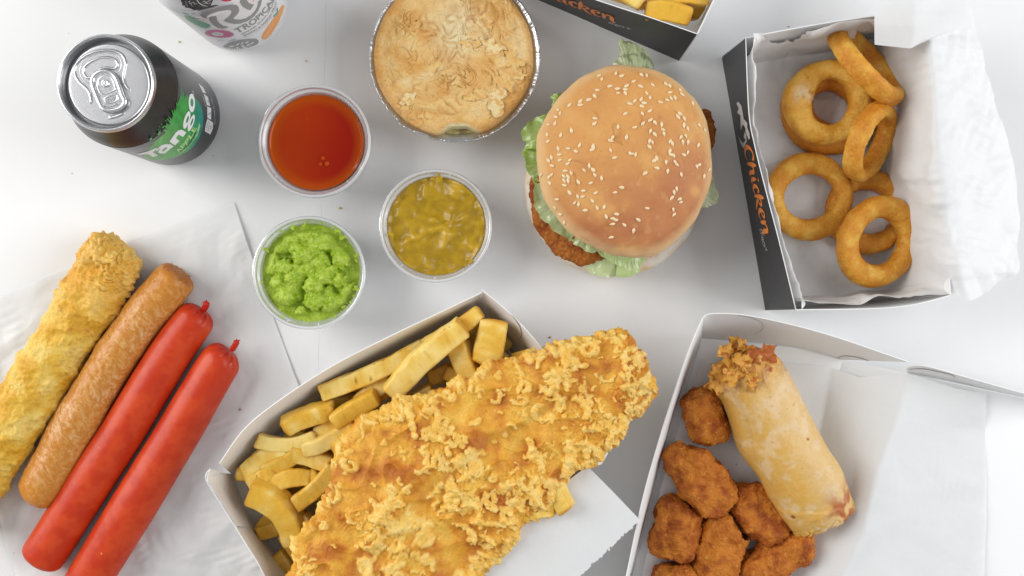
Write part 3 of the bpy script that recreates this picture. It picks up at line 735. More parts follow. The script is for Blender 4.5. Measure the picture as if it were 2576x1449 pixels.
lt('lid_bead', [(1065, 800), (1000, 735), (968, 640), (985, 530), (1000, 440), (960, 340), (860, 280), (700, 270), (530, 312), (390, 400), (330, 490), (335, 590), (385, 685), (475, 765), (528, 850), (545, 975)], 110.5, .95, .7)
lt('score_line', [(555, 712), (450, 668), (395, 570), (410, 460), (520, 355), (700, 300), (860, 320), (930, 390), (935, 480), (905, 560)], 110.6, .22, .8)
lt('lid_bead', [(560, 612), (500, 632), (448, 575), (455, 495), (530, 425), (650, 372), (780, 365), (870, 402), (893, 465), (850, 512), (760, 500), (670, 515), (600, 575)], 110.5, .85, .8)
lt('lid_bead', [(770, 1160), (870, 1140), (985, 1090)], 110.4, 1.1, .5)
lt('lid_bead', [(1000, 1035), (1012, 1030)], 110.4, 1.3, .5)
tabo = [(558, 660), (600, 585), (690, 543), (790, 558), (862, 620), (905, 720), (950, 850), (985, 935), (955, 1005), (880, 1045), (780, 1060), (700, 1035), (655, 960), (608, 850), (570, 745)]
tp = on_plane(P(0, 0, 112.6), (0, 0, 1))
tab = decal('pull_tab', [tabo], lambda u, v: P(u, v, 112.3), (1, 1, 1), bc, c5, mt=M['alu'])
def ptube(name, pts, z, r, flat, closed, mt='alu'):
    s = lidsurf(z); return tube(name, [s(*p) for p in pts], r, M[mt], tab, 10, flat, closed, m=len(pts)*7)
ptube('tab_rim', tabo, 112.5, 1.35, .75, True)
ptube('tab_inner_rim', [(625, 720), (640, 660), (700, 610), (770, 610), (820, 650), (850, 730), (850, 790), (760, 830), (680, 840), (640, 790)], 112.5, .45, .8, True)
ptube('tab_slot', [(735, 890), (850, 850), (885, 865), (888, 905), (860, 940), (770, 965), (735, 950), (722, 920)], 112.5, .5, .8, True)
ptube('tab_fold', [(690, 985), (780, 1005), (900, 970)], 112.5, .5, .8, False)
rv = lidsurf(0)(732, 702); rp = lidsurf(112.4)(732, 702)
lathe('rivet', (rp[0], rp[1], 0), [(2.3, 112.0), (2.2, 113.0), (1.7, 113.3), (1.2, 113.0), (.8, 113.1), (.02, 113.15)], 32, M['alu'], tab)
text_px('stamped_lettering', 'AD93', [(884, 866), (748, 908), (758, 948), (886, 906)], lambda u, v: P(u, v, 112.75), (.35, .35, .35), tab, c5)
cs = [on_cyl(bb[0], bb[1], 33.06+.05*i) for i in range(6)]
def green(u, v):
    x, y = (u/.62891-540)/.2622, (v/.62891-320)/.2622
    t = float(ss(780, 1040, x+.15*(y-500)*(1 if y > 500 else -1)*0+max(0, y-900)*.35)); l = float(ss(900, 300, x))*float(ss(500, 950, y))
    n = float(noise(np.array([[x/60, y/120, 0.]]), 3)[0])
    a = np.array((.035, .30, .045))*(1-t)+np.array((0, .19, .16))*t
    a = a*(1-l)+np.array((.10, .36, .06))*l
    return np.clip(a*(1+.5*n), 0, 1)
spl_o = [(135, 1165), (150, 1200), (230, 1215), (400, 1225), (560, 1200), (700, 1150), (820, 1080), (920, 980), (990, 860), (1030, 740), (1045, 600), (1035, 480), (1000, 370), (940, 290), (900, 255), (860, 225), (822, 215), (808, 262), (794, 205), (782, 290), (770, 225), (757, 305), (737, 160), (726, 290), (714, 95), (706, 275), (690, 205), (688, 310), (676, 262), (668, 350), (654, 300), (650, 380), (622, 330), (636, 410), (614, 470), (594, 430), (594, 510), (555, 450), (578, 540), (566, 600), (500, 545), (550, 630), (482, 590), (540, 665), (522, 695), (470, 650), (492, 712), (432, 690), (482, 740), (512, 765), (442, 752), (468, 805), (400, 855), (352, 900), (302, 935), (250, 1010), (205, 1055), (172, 1090)]
decal('splash_print', [spl_o], cs[0], green, bc, c1, sub=9)
rr = random.Random(5); blobs = []
for (x, y, r) in [(400, 675, 10), (375, 715, 9), (355, 760, 8), (375, 800, 22), (360, 825, 16), (430, 720, 14), (245, 900, 18), (232, 908, 10), (290, 895, 8), (262, 965, 9), (455, 760, 12), (470, 620, 10), (500, 600, 14), (575, 470, 9), (610, 300, 5), (320, 870, 8), (430, 770, 8), (480, 690, 13)]:
    blobs.append([[(x+r*math.cos(a)*(.6+.6*rr.random()), y+r*1.2*math.sin(a)*(.6+.6*rr.random())) for a in np.linspace(0, 6.0, 9)]])
decal('splash_print', blobs, cs[0], green, bc, c1)
WH = (.80, .80, .82)
def ell(x, y, a, b, rot=0, n=28):
    c, s = math.cos(rot), math.sin(rot); return [(x+a*math.cos(t)*c-b*math.sin(t)*s, y+a*math.cos(t)*s+b*math.sin(t)*c) for t in np.linspace(0, 2*math.pi, n, endpoint=False)]
decal('brand_lettering', [
    [[(30, 1128), (205, 1088), (318, 1038), (348, 1046), (268, 1100), (355, 1150), (275, 1175), (200, 1130), (60, 1143)]],
    [[(330, 1088), (318, 1078), (395, 1000), (460, 978), (540, 982), (592, 1015), (545, 1040), (520, 1065), (455, 1118), (400, 1122), (345, 1105), (395, 1035)], [(405, 1083), (440, 1090), (500, 1030), (455, 1030)]],
    [[(525, 940), (625, 800), (660, 770), (710, 758), (785, 800), (732, 870), (665, 832), (622, 885), (675, 932), (612, 997)]],
    [ell(790, 610, 42, 138, .28), ell(800, 605, 16, 58, .28)],
    [ell(858, 655, 36, 132, .33), ell(868, 640, 12, 62, .33)],
    [ell(866, 350, 48, 142, -.02), ell(868, 345, 22, 64, -.04)]], cs[3], WH, bc, c1, sub=9)
decal('label_band', [(612, 1155), (690, 1112), (800, 1022), (900, 890), (985, 650), (998, 700), (960, 835), (850, 985), (740, 1095), (650, 1142)], cs[1], (.30, .55, .20), bc, c1, sub=9) if False else decal('label_band', [[(612, 1155), (690, 1112), (800, 1022), (900, 890), (985, 650), (998, 700), (960, 835), (850, 985), (740, 1095), (650, 1142)]], cs[1], (.30, .55, .20), bc, c1, sub=9)
text_arc('flavour_lettering', 'APPLE', [(668, 1105), (800, 985), (945, 735)], [(608, 1082), (760, 930), (885, 715)], cs[4], (.38, .66, .25), bc, c1, bold=.03)
text_arc('small_lettering', 'ORIGINAL', [(702, 1106), (850, 975), (962, 788)], [(682, 1090), (830, 950), (942, 772)], cs[5], (.02, .09, .06), bc, c1, bold=.02)
text_px('small_lettering', 'TM', [(905, 235), (890, 165), (875, 165), (890, 238)], cs[1], WH, bc, c1)
PW = (.62, .62, .63)
decal('nutrition_panel', [[[(1105, 592), (1192, 652), (1186, 742), (1150, 832), (1065, 780), (1082, 680)]], [[(1102, 402), (1163, 430), (1160, 608), (1106, 578)]], [[(1048, 205), (1112, 262), (1148, 398), (1096, 384)]], [[(965, 45), (1040, 110), (1085, 205), (1035, 190)]]], cs[0], PW, bc, c1, sub=9)
decal('panel_strip', [[[(1166, 432), (1196, 470), (1202, 640), (1166, 610)]]], cs[0], (.02, .12, .09), bc, c1)
DK = (.03, .03, .03)
text_px('small_lettering', '145kJ', [(1098, 775), (1128, 640), (1112, 622), (1080, 755)], cs[1], DK, bc, c1)
text_px('small_lettering', '33kcal', [(1120, 788), (1148, 655), (1132, 642), (1102, 775)], cs[1], DK, bc, c1)
text_px('small_lettering', '2%', [(1155, 760), (1172, 690), (1158, 680), (1140, 750)], cs[1], DK, bc, c1)
text_px('small_lettering', 'fat', [(1135, 540), (1137, 500), (1116, 495), (1114, 535)], cs[1], DK, bc, c1)
text_px('small_lettering', '0g', [(1155, 535), (1157, 490), (1142, 488), (1140, 532)], cs[1], DK, bc, c1)
text_px('small_lettering', '0g', [(1128, 350), (1120, 310), (1102, 305), (1112, 350)], cs[1], DK, bc, c1)
text_arc('small_lettering', 'Typical values per 100ml', [(1228, 690), (1220, 480), (1180, 290)], [(1210, 680), (1200, 480), (1155, 270)], cs[1], PW, bc, c1)
text_arc('small_lettering', 'Per 330ml', [(1090, 405), (1070, 340), (1040, 240)], [(1075, 400), (1055, 335), (1025, 240)], cs[1], PW, bc, c1)

wc, wb = can('white soft drink can with grey lettering and fruit prints, cut off by the top edge', (608, 14), M['canw'], 'drink cans')
c2 = crop(640, 0, .20963); ws = [on_cyl(wb[0], wb[1], 33.06+.05*i) for i in range(6)]
SG = (.26, .26, .265)
decal('brand_lettering', [
    [[(765, 290), (790, 265), (900, 210), (1050, 165), (1250, 120), (1390, 90), (1460, 95), (1500, 130), (1515, 200), (1480, 270), (1395, 350), (1440, 370), (1530, 375), (1640, 350), (1740, 290), (1820, 200), (1862, 110), (1870, 40), (1920, -20), (1955, -60), (1930, 80), (1880, 200), (1800, 310), (1680, 400), (1540, 450), (1420, 460), (1310, 440), (1210, 400), (1340, 290), (1370, 230), (1350, 195), (1290, 190), (1100, 220), (960, 270), (900, 310), (885, 355), (800, 325)]],
    [[(935, 350), (960, 320), (1075, 308), (1090, 380), (1130, 440), (1200, 490), (1310, 518), (1260, 540), (1190, 552), (1100, 530), (1010, 470), (950, 400)]],
    [[(1520, 40), (1560, -30), (1650, -10), (1690, 50), (1750, 80), (1800, 85), (1725, 195), (1650, 175), (1570, 120)]]], ws[1], SG, wc, c2, sub=8)
text_arc('flavour_lettering', 'TROPICAL', [(1490, 640), (1650, 560), (1800, 465), (1925, 345), (2040, 235), (2130, 95), (2200, -60)], [(1405, 565), (1575, 470), (1725, 385), (1850, 290), (1960, 175), (2045, 60), (2110, -90)], ws[1], SG, wc, c2, bold=.035)
text_arc('small_lettering', 'ORANGE, GUAVA, APRICOT', [(1563, 680), (1850, 505), (2070, 275), (2225, -20)], [(1543, 652), (1828, 478), (2042, 250), (2190, -40)], ws[1], SG, wc, c2, bold=.02)
text_arc('small_lettering', 'MANGO & PASSION FRUIT', [(1605, 700), (1885, 555), (2095, 350), (2245, 50)], [(1585, 674), (1862, 527), (2070, 322), (2215, 30)], ws[1], SG, wc, c2, bold=.02)
text_arc('small_lettering', 'in lightly sparkling spring water', [(1555, 750), (1850, 625), (2070, 440), (2240, 140)], [(1540, 722), (1835, 598), (2045, 418), (2215, 125)], ws[1], (.58, .58, .60), wc, c2)
decal('fruit_print', [[ell(1130, 645, 282, 76, .06), ell(1100, 652, 112, 36, .08)]], ws[0], lambda u, v: np.array((.46, .04, .19))*(1 if u > 500 else 1)+np.array((.2, .12, .16))*max(0, (590-u)/60), wc, c2, sub=8)
decal('fruit_print', [[ell(1050+i*28, 640+i*7, 8, 18, .9)] for i in range(5)], ws[0], (.55, .50, .55), wc, c2)
decal('fruit_print', [[ell(1130+255*math.cos(a), 645+64*math.sin(a)+15*math.cos(a), 7, 5)] for a in np.linspace(0, 6.2, 36)], ws[2], (.75, .45, .58), wc, c2)
decal('fruit_print', [[[(460, 282), (560, 310), (700, 380), (850, 430), (950, 470), (962, 500), (930, 530), (880, 545), (780, 520), (650, 460), (520, 380), (475, 330)]]], ws[0], lambda u, v: np.array((.35, .62, .42))*(1-min(1, max(0, (u-465)/60)))+np.array((.12, .42, .28))*min(1, max(0, (u-465)/60)), wc, c2, sub=8)
decal('fruit_print', [[[(1935, 700), (1960, 640), (2100, 440), (2250, 230), (2320, 110), (2350, 88), (2378, 120), (2340, 240), (2240, 480), (2130, 650), (2040, 740), (1975, 766), (1940, 740)]]], ws[0], (.80, .34, .09), wc, c2, sub=8)
decal('fruit_print', [[ell(1975+i*22+(j % 2)*12, 720-i*36-j*8+(j*26), 8, 6, .6)] for i in range(9) for j in (0, 1, 2)], ws[2], (.86, .60, .38), wc, c2)
decal('fruit_print', [[[(2240, 140), (2256, 200), (2250, 262), (2172, 332), (2162, 302), (2232, 232), (2224, 172)]]], ws[2], (.08, .38, .33), wc, c2)
decal('fruit_print', [[[(1190, 890), (1300, 822), (1500, 762), (1700, 737), (1830, 738), (1882, 770), (1880, 820), (1850, 850), (1700, 910), (1500, 945), (1300, 935)], *[ell(*e) for e in [(1370, 885, 50, 13, -.15), (1480, 850, 40, 12, -.5), (1570, 825, 26, 14, -.7), (1660, 808, 36, 13, -.5), (1760, 820, 42, 10, -.35), (1690, 855, 40, 12, -.2), (1580, 880, 34, 12, 0), (1480, 912, 34, 11, .1), (1560, 855, 16, 7, 0), (1610, 905, 36, 10, -.1)]]]], ws[0], SG, wc, c2, sub=8)
decal('flower_print', [[[(405, -60), (400, 40), (432, 58), (415, 85), (452, 112), (470, 100), (480, 145), (560, 155), (640, 190), (750, 205), (800, 190), (900, 165), (1010, 140), (1115, 100), (1100, 90), (1030, 95), (965, 108), (1015, 0), (1050, -60)]]], ws[0], (.02, .02, .022), wc, c2, sub=8)
for pts in ([(480, 20, 8), (500, 50, 8), (490, 80, 6), (520, 100, 8), (515, 135, 5)], [(540, 30, 8), (575, 20, 8), (560, 60, 8), (600, 80, 8), (600, 110, 6), (635, 115, 5)], [(580, 70, 6), (640, 40, 8), (660, 80, 8), (705, 60, 5)], [(700, -20, 12), (740, 50, 16), (830, 105, 14), (910, 122, 4)], [(810, 40, 8), (850, 20, 10), (880, 50, 8), (930, 20, 10), (980, 0, 4)], [(830, 70, 6), (880, 60, 8), (930, 75, 6), (965, 45, 4)]):
    stroke('flower_print', pts, ws[2], WH, wc, c2)
for pts in ([(420, 180, 3), (520, 205, 5), (640, 200, 10), (760, 170, 4)], [(430, 235, 12), (500, 260, 16), (550, 270, 10)], [(520, 290, 6), (600, 330, 9), (680, 350, 12), (745, 360, 3)], [(300, 140, 3), (420, 190, 4), (560, 210, 5)]):
    stroke('flower_print', pts, ws[3], (.3, .3, .31), wc, c2)
decal('fruit_print', [[[(1150, -30), (1165, 5), (1210, 28), (1280, 32), (1350, 20), (1400, -30)]]], ws[0], (.55, .01, .08), wc, c2, sub=8)
decal('fruit_print', [[[(580, 255), (630, 240), (680, 260), (640, 275)]], [[(1090, 765), (1160, 755), (1230, 765), (1150, 785)]], [[(1290, 790), (1360, 755), (1455, 725), (1430, 780), (1340, 800)]]], ws[0], (.45, .50, .62), wc, c2)
decal('flower_print', [[[(1700, -30), (1690, 5), (1700, 12), (1725, -10)]], [[(1760, -30), (1800, 0), (1795, 35), (1770, 32), (1775, 0)]]], ws[2], (.80, .38, .30), wc, c2)

# ================================================================== SAUCE POTS
POT = [(0.05, .9), (20, .9), (25.5, 1.2), (26.8, 2.6), (27.8, 8), (29.6, 18), (31.4, 28), (32.2, 31.5), (33.4, 31.8), (33.7, 33), (34.0, 34.6), (34.9, 35.2), (35.9, 34.9), (36.3, 33.4), (36.2, 31.2), (35.6, 30.8), (35.5, 32.5), (34.9, 34.0), (34.5, 33.3), (34.2, 31.0), (32.8, 30.4), (31.9, 27), (30.2, 17.5), (28.4, 7.5), (27.3, 1.6), (25.8, .3), (20, 0), (.05, 0)]
def pot(label, c_px, notch):
    # rim centre in px at z=34
    r = P(*c_px, 34); t = thing('sauce_pot', label, 'plastic pot', (r[0], r[1], 0), 'clear plastic pots')
    lathe('cup', (r[0], r[1], 0), POT, 96, M['plastic'], t)
    for a in notch:
        x, y = math.cos(a), math.sin(a); c = np.array((r[0]+33.6*x, r[1]+33.6*y, 34.2)); d = np.array((x, y, 0))*1.2
        tube('rim_notch', [c-d, c+d], .45, M['plastic'], t, 6, 1., m=6)
    return t, (r[0], r[1])
p1, q1 = pot('clear plastic pot of smooth dark red sauce', (791, 355), [2.35, 3.9, 5.4, .9])
p2, q2 = pot('clear plastic pot of mustard brown curry sauce', (1096, 568), [2.4, 4.0, 1.3, 4.7])
p3, q3 = pot('clear plastic pot heaped with green mushy peas', (777, 686), [2.3, 4.9, 4.3])
def filling(name, c, z, rad, mt, hf, colf, label, cat, n=300, m=130, lat=None, base=1.4):
    th = np.linspace(0, 2*np.pi, n, endpoint=False); r = np.linspace(0, 1, m)
    R, T = np.meshgrid(r, th, indexing='ij')
    V = np.stack([c[0]+R*rad*np.cos(T), c[1]+R*rad*np.sin(T), np.full_like(R, z)], -1)
    h = hf(V, R, T); V0 = V.copy(); V[..., 2] += h
    if lat is not None: V = V+lat(V0, R, h)
    col = colf(V, R, h)
    # down the inside of the pot
    zz = [z*.5, base+.4, base]; rr_ = [(25.8+(z*.5)*.19)-.9, 25.4, .1]
    ext = np.stack([np.stack([c[0]+q*np.cos(th), c[1]+q*np.sin(th), np.full_like(th, w)], -1) for q, w in zip(rr_, zz)])
    V = np.concatenate([V, ext]); col = np.concatenate([col, np.repeat(col[-1:], 3, 0)])
    o = mk(name, V, [gridF(m+3, n, False, True)], mt, None, (c[0], c[1], base), col)
    return tag(o, label, cat)
RS = (.50, .040, .006)
def rs_col(V, R, h):
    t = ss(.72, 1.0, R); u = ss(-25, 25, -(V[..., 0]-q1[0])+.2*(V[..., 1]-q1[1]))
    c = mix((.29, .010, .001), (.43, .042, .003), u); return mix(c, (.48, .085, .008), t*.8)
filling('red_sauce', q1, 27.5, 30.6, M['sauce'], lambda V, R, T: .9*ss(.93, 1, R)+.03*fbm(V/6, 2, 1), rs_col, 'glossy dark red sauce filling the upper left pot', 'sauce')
for (u, v, r, lb) in ((812, 398, 1.5, 'upper bubble of the three touching ones on the red sauce'), (822, 412, 1.7, 'largest bubble of the touching group on the red sauce'), (806, 413, 1.3, 'left bubble of the touching group on the red sauce'), (770, 302, .6, 'lone tiny bubble near the top of the red sauce')):
    p = P(u, v, 27.6)
    o = lathe('bubble', p, [(r, 0), (r*.92, r*.3), (r*.6, r*.62), (r*.25, r*.78), (.01, r*.8)], 18, M['sauce'], None, colf=lambda V, R, th: np.broadcast_to((.5, .06, .01), V.shape))
    tag(o, None, 'bubble', 'bubbles on the red sauce'); o['label'] = lb
def cu_h(V, R, T):
    q = warp(V, 18, 5, 5); a = fbm(q/13, 2, 6); rd = 1-np.abs(noise(q/17, 8))*2
    # ridge of the folded skin running up to the right
    u = V[..., 0]-q2[0]; v = V[..., 1]-q2[1]
    l = v-(.42*u-1.5); l = l+1.5*noise(V/9, 61); ridge = np.exp(-(l/2.6)**2)*ss(10, 0, np.abs(u+6)-12)*1.5*(.7+.8*noise(V/6, 62))
    l2 = u-8-.25*(v); ridge2 = np.exp(-(l2/2.)**2)*ss(-20, -5, v)*ss(12, 2, v)*1.0
    blob = 2.2*np.exp(-(((u-12)/5)**2+((v-20)/4)**2))+1.6*np.exp(-(((u-9)/5)**2+((v-8)/3)**2))
    f1, f2, _ = worley(q/7, 2)
    return 2.0*a+.9*ss(.3, 1, rd)+.08*fbm(V/4, 2, 77)+ridge+ridge2+blob*.9+.3*(1-f1)*ss(.1, .4, noise(V/14, 9))-.5+.9*ss(.9, 1, R)
def cu_c(V, R, h):
    n = fbm(warp(V, 12, 6, 7)/9, 4, 3)
    c = mix((.34, .205, .008), (.46, .28, .010), ss(-.4, .5, n)); return mix(c, (.58, .36, .03), ss(.3, 1.6, h)*.7)
filling('curry_sauce', q2, 28.3, 31.3, M['curry'], cu_h, cu_c, 'thick mustard brown curry sauce with folded skin filling the right pot', 'sauce', n=420, m=170)
def pe_h(V, R, T):
    st = Stamps(q3[0]-34, q3[0]+34, q3[1]-34, q3[1]+34, .28); rg = random.Random(12)
    for k in range(72):
        a = rg.uniform(0, 6.28); rr_ = 28*math.sqrt(rg.random()); x = q3[0]+rr_*math.cos(a); y = q3[1]+rr_*math.sin(a); r = rg.uniform(3.0, 6.2); z = rg.uniform(0, 5.2)*(1-(rr_/31)**3)
        st.add(x, y, r, z, .9)
        for _ in range(10):
            b = rg.uniform(0, 6.28); d = r*math.sqrt(rg.random())*1.05; rs_ = rg.uniform(.7, 2.1); st.add(x+d*math.cos(b), y+d*math.sin(b), rs_, z+.85*math.sqrt(max(0, r*r*1.05-d*d))-rs_*.55+.2, 1)
    st.blur(3); q = V+.6*np.stack([noise(V/2.5, 31), noise(V/2.5, 32), 0*R], -1)
    edge = ss(1.0, .84, R+.05*noise(V/6, 17)+.05*np.clip(np.cos(T-2.4), 0, 1))
    return -3.2*(1-.3*edge)+(st.at(q)*1.05+.35*fbm(V/1.4, 3, 15))*edge+.3*noise(V/5, 16)
def pe_c(V, R, h):
    n = fbm(V/5, 3, 21); n2 = fbm(V/1.6, 3, 22)
    c = mix((.29, .42, .030), (.42, .54, .075), ss(-.4, .5, n)); c = mix(c, (.54, .64, .17), ss(.1, .7, n2)*.6); return mix(c, (.20, .34, .06), ss(.15, .6, -n2)*.4)
filling('mushy_peas', q3, 30.5, 31.3, M['pea'], pe_h, pe_c, 'lumpy bright green mushy peas heaped in the lower left pot', 'mushy peas', n=520, m=230)
# ================================================================== FOOD HELPERS
def batter_height(V, seed, M_, k=1.):
    """crumbly curls of fried batter where M_ is high; returns height and curl mask"""
    q = warp(warp(V, 17, 5.0, seed), 6, 1.3, seed+7)
    a1 = np.clip(1-np.abs(noise(q/8.5, seed+1))*3.0, 0, 1)            # worm-like ridges
    a2 = np.clip(1-np.abs(noise(q/5.0+9, seed+2))*3.2, 0, 1)
    tb = np.maximum(np.sqrt(ss(.25, .95, a1))*ss(-.45, .15, noise(V/9, seed+8)), .75*np.sqrt(ss(.35, .95, a2))*ss(-.2, .35, noise(V/7+5, seed+9)))
    f1, f2, c = worley(warp(V, 3, .8, seed+6)/3.1, seed+3); bl = np.sqrt(np.clip(1-(f1/.8)**2, 0, 1))*(.35+.65*c)
    g1, _, gc = worley(V/1.5, seed+10); bl2 = np.sqrt(np.clip(1-(g1/.8)**2, 0, 1))*gc
    k1, _, kc = worley(warp(V, 5, 1.2, seed+12)/5.2, seed+11); big = np.sqrt(np.clip(1-(k1/.72)**2, 0, 1))*(.55+.45*kc)*(kc > .25)
    curl = np.clip(np.maximum(big*ss(-.35, .1, noise(V/12, seed+14)), tb*.8)+.25*bl*(c > .6)*(big > .05), 0, 1.25)
    h = (2.7*curl+1.5*bl*(.25+.75*tb)+.45*bl2)*M_+.22*fbm(V/3.5, 3, seed+5)*(1-M_)
    return h*k, curl*M_
def chip(a, b, w, z1, z2, th=9., seed=0, bend=0., tone=0., endw=1., roll=0.1, label=None, group='chips in the fish carton', grid=(60, 36), parent=None, ragged=0.):
    """a,b px of the two ends, w px full width"""
    a, b = np.array(a, float), np.array(b, float); rq = random.Random(seed*7+1); w = w*rq.uniform(.86, 1.0); dd = b-a; ln = max(1, np.linalg.norm(dd)); ex_ = 5+ln*.03
    if seed not in (1, 2, 16, 19, 41): a = a-dd/ln*ex_; b = b+dd/ln*ex_
    tp0, tp1 = rq.uniform(.72, 1.0), rq.uniform(.6, 1.0); bend = bend+rq.uniform(-5, 5)
    n = np.array((-(b-a)[1], (b-a)[0])); n /= np.linalg.norm(n)
    m = (a+b)/2+n*bend
    C = [(a[0], a[1], z1, w/2*tp0, w/2*endw, th/2*tp0, th/2), ((a[0]+m[0])/2+n[0]*bend*.25, (a[1]+m[1])/2+n[1]*bend*.25, z1*.75+z2*.25, w/2*.98, w/2*1.02, th/2, th/2),
         (m[0], m[1], (z1+z2)/2, w/2, w/2, th/2*1.03, th/2), ((b[0]+m[0])/2+n[0]*bend*.25, (b[1]+m[1])/2+n[1]*bend*.25, z1*.25+z2*.75, w/2, w/2*.96, th/2, th/2), (b[0], b[1], z2, w/2*.95, w/2*tp1, th/2*tp1, th/2)]
    off = np.array((seed*13.7+.31, seed*7.1+.77, seed*3.3+.41))
    def dsp(V, nn, i):
        h = .75*fbm((V+off)/14, 2, seed)+.12*fbm((V+off)/4, 3, seed+1)
        if ragged: h = h+ragged*ss(7, 0, np.minimum(i['d0'], 99))*fbm(V/2.5, 3, seed+2)
        return h
    tone = tone+((seed*53) % 17-8)*.04
    def cf(V, nn, i):
        c_, s_ = np.cos(i['TH']), np.sin(i['TH'])
        edge = ss(.55, .78, np.minimum(np.abs(c_), np.abs(s_)))      # fried corners are browner
        endb = ss(3.5, .5, np.minimum(i['d0'], i['d1']))
        m1 = fbm(warp(V+off, 9, 3, seed)/10, 3, seed+5); m2 = fbm((V+off)/1.8, 3, seed+6)
        base = mix((.86, .62, .17), (.77, .46, .07), ss(-.5, .6, m1+tone))
        base = mix(base, (.90, .72, .30), ss(.0, .7, -m1-tone*.6)*.6)
        c = mix(base, (.50, .22, .022), np.clip(edge*(.75+.7*m1)+endb*(.8+.8*m1)+ss(.35, .7, m2+.3*m1)*.35, 0, 1)*.85)
        f1, f2, cc = worley((V+off)/5, seed+8)
        return mix(c, (.20, .07, .012), ss(.11, .05, f1)*(cc > .45)*.8)
    o = loft('chip', C, grid[0], grid[1], M['chip'], parent, ex=7, cap=(2.2, 2.4), capp=(2.6, 2.6), disp=dsp, colf=cf, roll=roll+(seed*37 % 11-5)*.05)
    if label: tag(o, label, 'chip', group)
    return o
g2 = lambda x, y: (471.7+.5228*x, 691.8+.5228*y)         # crop helpers for tracing
g3 = lambda x, y: (880.5+.4793*x, 754.7+.4793*y)
CH = [
    ((806, 990), (1070, 872), 50, 33, 36, 11, 1, 4, 0, 'long flat chip lying along the carton\'s upper left wall'),
    ((978, 992), (1168, 820), 60, 40, 50, 12, 2, -5, -.2, 'thick pale chip lying diagonally on top, pointing to the carton\'s top corner'),
    ((1072, 868), (1205, 790), 46, 36, 42, 10, 3, 0, .1, 'chip tucked into the top corner behind the thick diagonal chip'),
    ((1218, 912), (1240, 812), 80, 44, 42, 12, 4, 6, .05, 'broad wedge chip leaning at the top corner beside the end wall'),
    ((1152, 868), (1205, 975), 62, 38, 38, 12, 5, 0, -.1, 'square ended chip between the diagonal chip and the broad wedge'),
    ((1295, 905), (1365, 890), 44, 34, 36, 10, 6, 0, .1, 'short chip end peeping out above the fish by the end wall'),
    ((845, 1058), (945, 1002), 50, 38, 40, 12, 7, 0, .45, 'short orange chip with a square fried end, below the long flat chip'),
    ((722, 1072), (835, 1035), 54, 36, 36, 11, 8, -8, .0, 'folded chip with a split end near the left wall'),
    ((656, 1105), (790, 1098), 40, 31, 33, 9, 9, 12, -.35, 'pale tapering chip under the folded chip'),
    ((768, 1125), (885, 1062), 44, 35, 37, 10, 10, 8, -.15, 'curved pale chip beside the fish\'s upper left edge'),
    ((622, 1190), (712, 1125), 62, 27, 30, 11, 11, 0, .15, 'brown skinned chip against the left corner of the carton'),
    ((672, 1222), (725, 1158), 30, 20, 24, 9, 12, 0, .2, 'narrow chip beneath the brown skinned one'),
    ((740, 1140), (828, 1165), 50, 32, 31, 10, 13, -5, -.2, 'stubby cream yellow chip in the middle of the left pile'),
    ((684, 1228), (778, 1205), 50, 30, 32, 11, 14, -12, .25, 'curved golden chip with a dark eye spot'),
    ((748, 1262), (838, 1178), 46, 35, 36, 11, 15, 4, .05, 'chip rising toward the fish beside the dark eyed chip'),
    ((628, 1232), (750, 1372), 84, 36, 30, 14, 16, -26, -.05, 'big curved wedge chip near the lower left wall'),
    ((700, 1230), (760, 1280), 34, 22, 22, 9, 17, 0, .3, 'thin chip under the big curved wedge'),
    ((700, 1392), (728, 1440), 46, 18, 18, 11, 18, 0, .2, 'small round ended chip at the bottom by the wedge'),
    ((1392, 1195), (1430, 1284), 52, 57, 61, 11, 19, 4, -.15, 'pale chip sticking out past the right side of the fish'),
    ((1300, 1300), (1388, 1283), 34, 58, 59, 10, 20, 0, .3, 'brown chip end just below the fish\'s right side'),
    ((990, 1050), (1085, 985), 46, 30, 32, 11, 21, 0, .2, 'yellow chip half buried where the fish begins'),
    ((1085, 950), (1190, 905), 42, 22, 24, 10, 22, 0, .4, 'shaded chip deep between the diagonal chip and the fish'),
    ((700, 1300), (800, 1330), 50, 20, 22, 11, 23, 0, .3, 'deep chip in the gap between wedge and fish'),
    ((850, 1130), (960, 1080), 60, 36, 40, 12, 24, 0, -.1, 'yellow chip running under the fish\'s left edge'),
    ((1040, 920), (1110, 860), 40, 22, 26, 10, 25, 0, .3, 'deep chip below the long flat chip\'s far end'),
    ((880, 1040), (985, 975), 44, 22, 25, 10, 26, 0, .4, 'deep chip below the long flat chip'),
    ((785, 1220), (860, 1260), 50, 24, 26, 11, 27, 0, .35, 'deep chip at the fish\'s lower left edge'),
    ((720, 1345), (770, 1420), 44, 20, 22, 10, 28, 0, .3, 'brown edged chip below the big wedge'),
    ((705, 1130), (770, 1180), 42, 20, 22, 10, 29, 0, .3, 'deep chip under the pale stubby chip'),
    ((1240, 960), (1320, 940), 50, 28, 30, 10, 30, 0, .3, 'deep chip by the end wall under the fish edge'),
    ((640, 1160), (690, 1120), 34, 16, 18, 9, 31, 0, .3, 'deep chip along the left wall'),
]
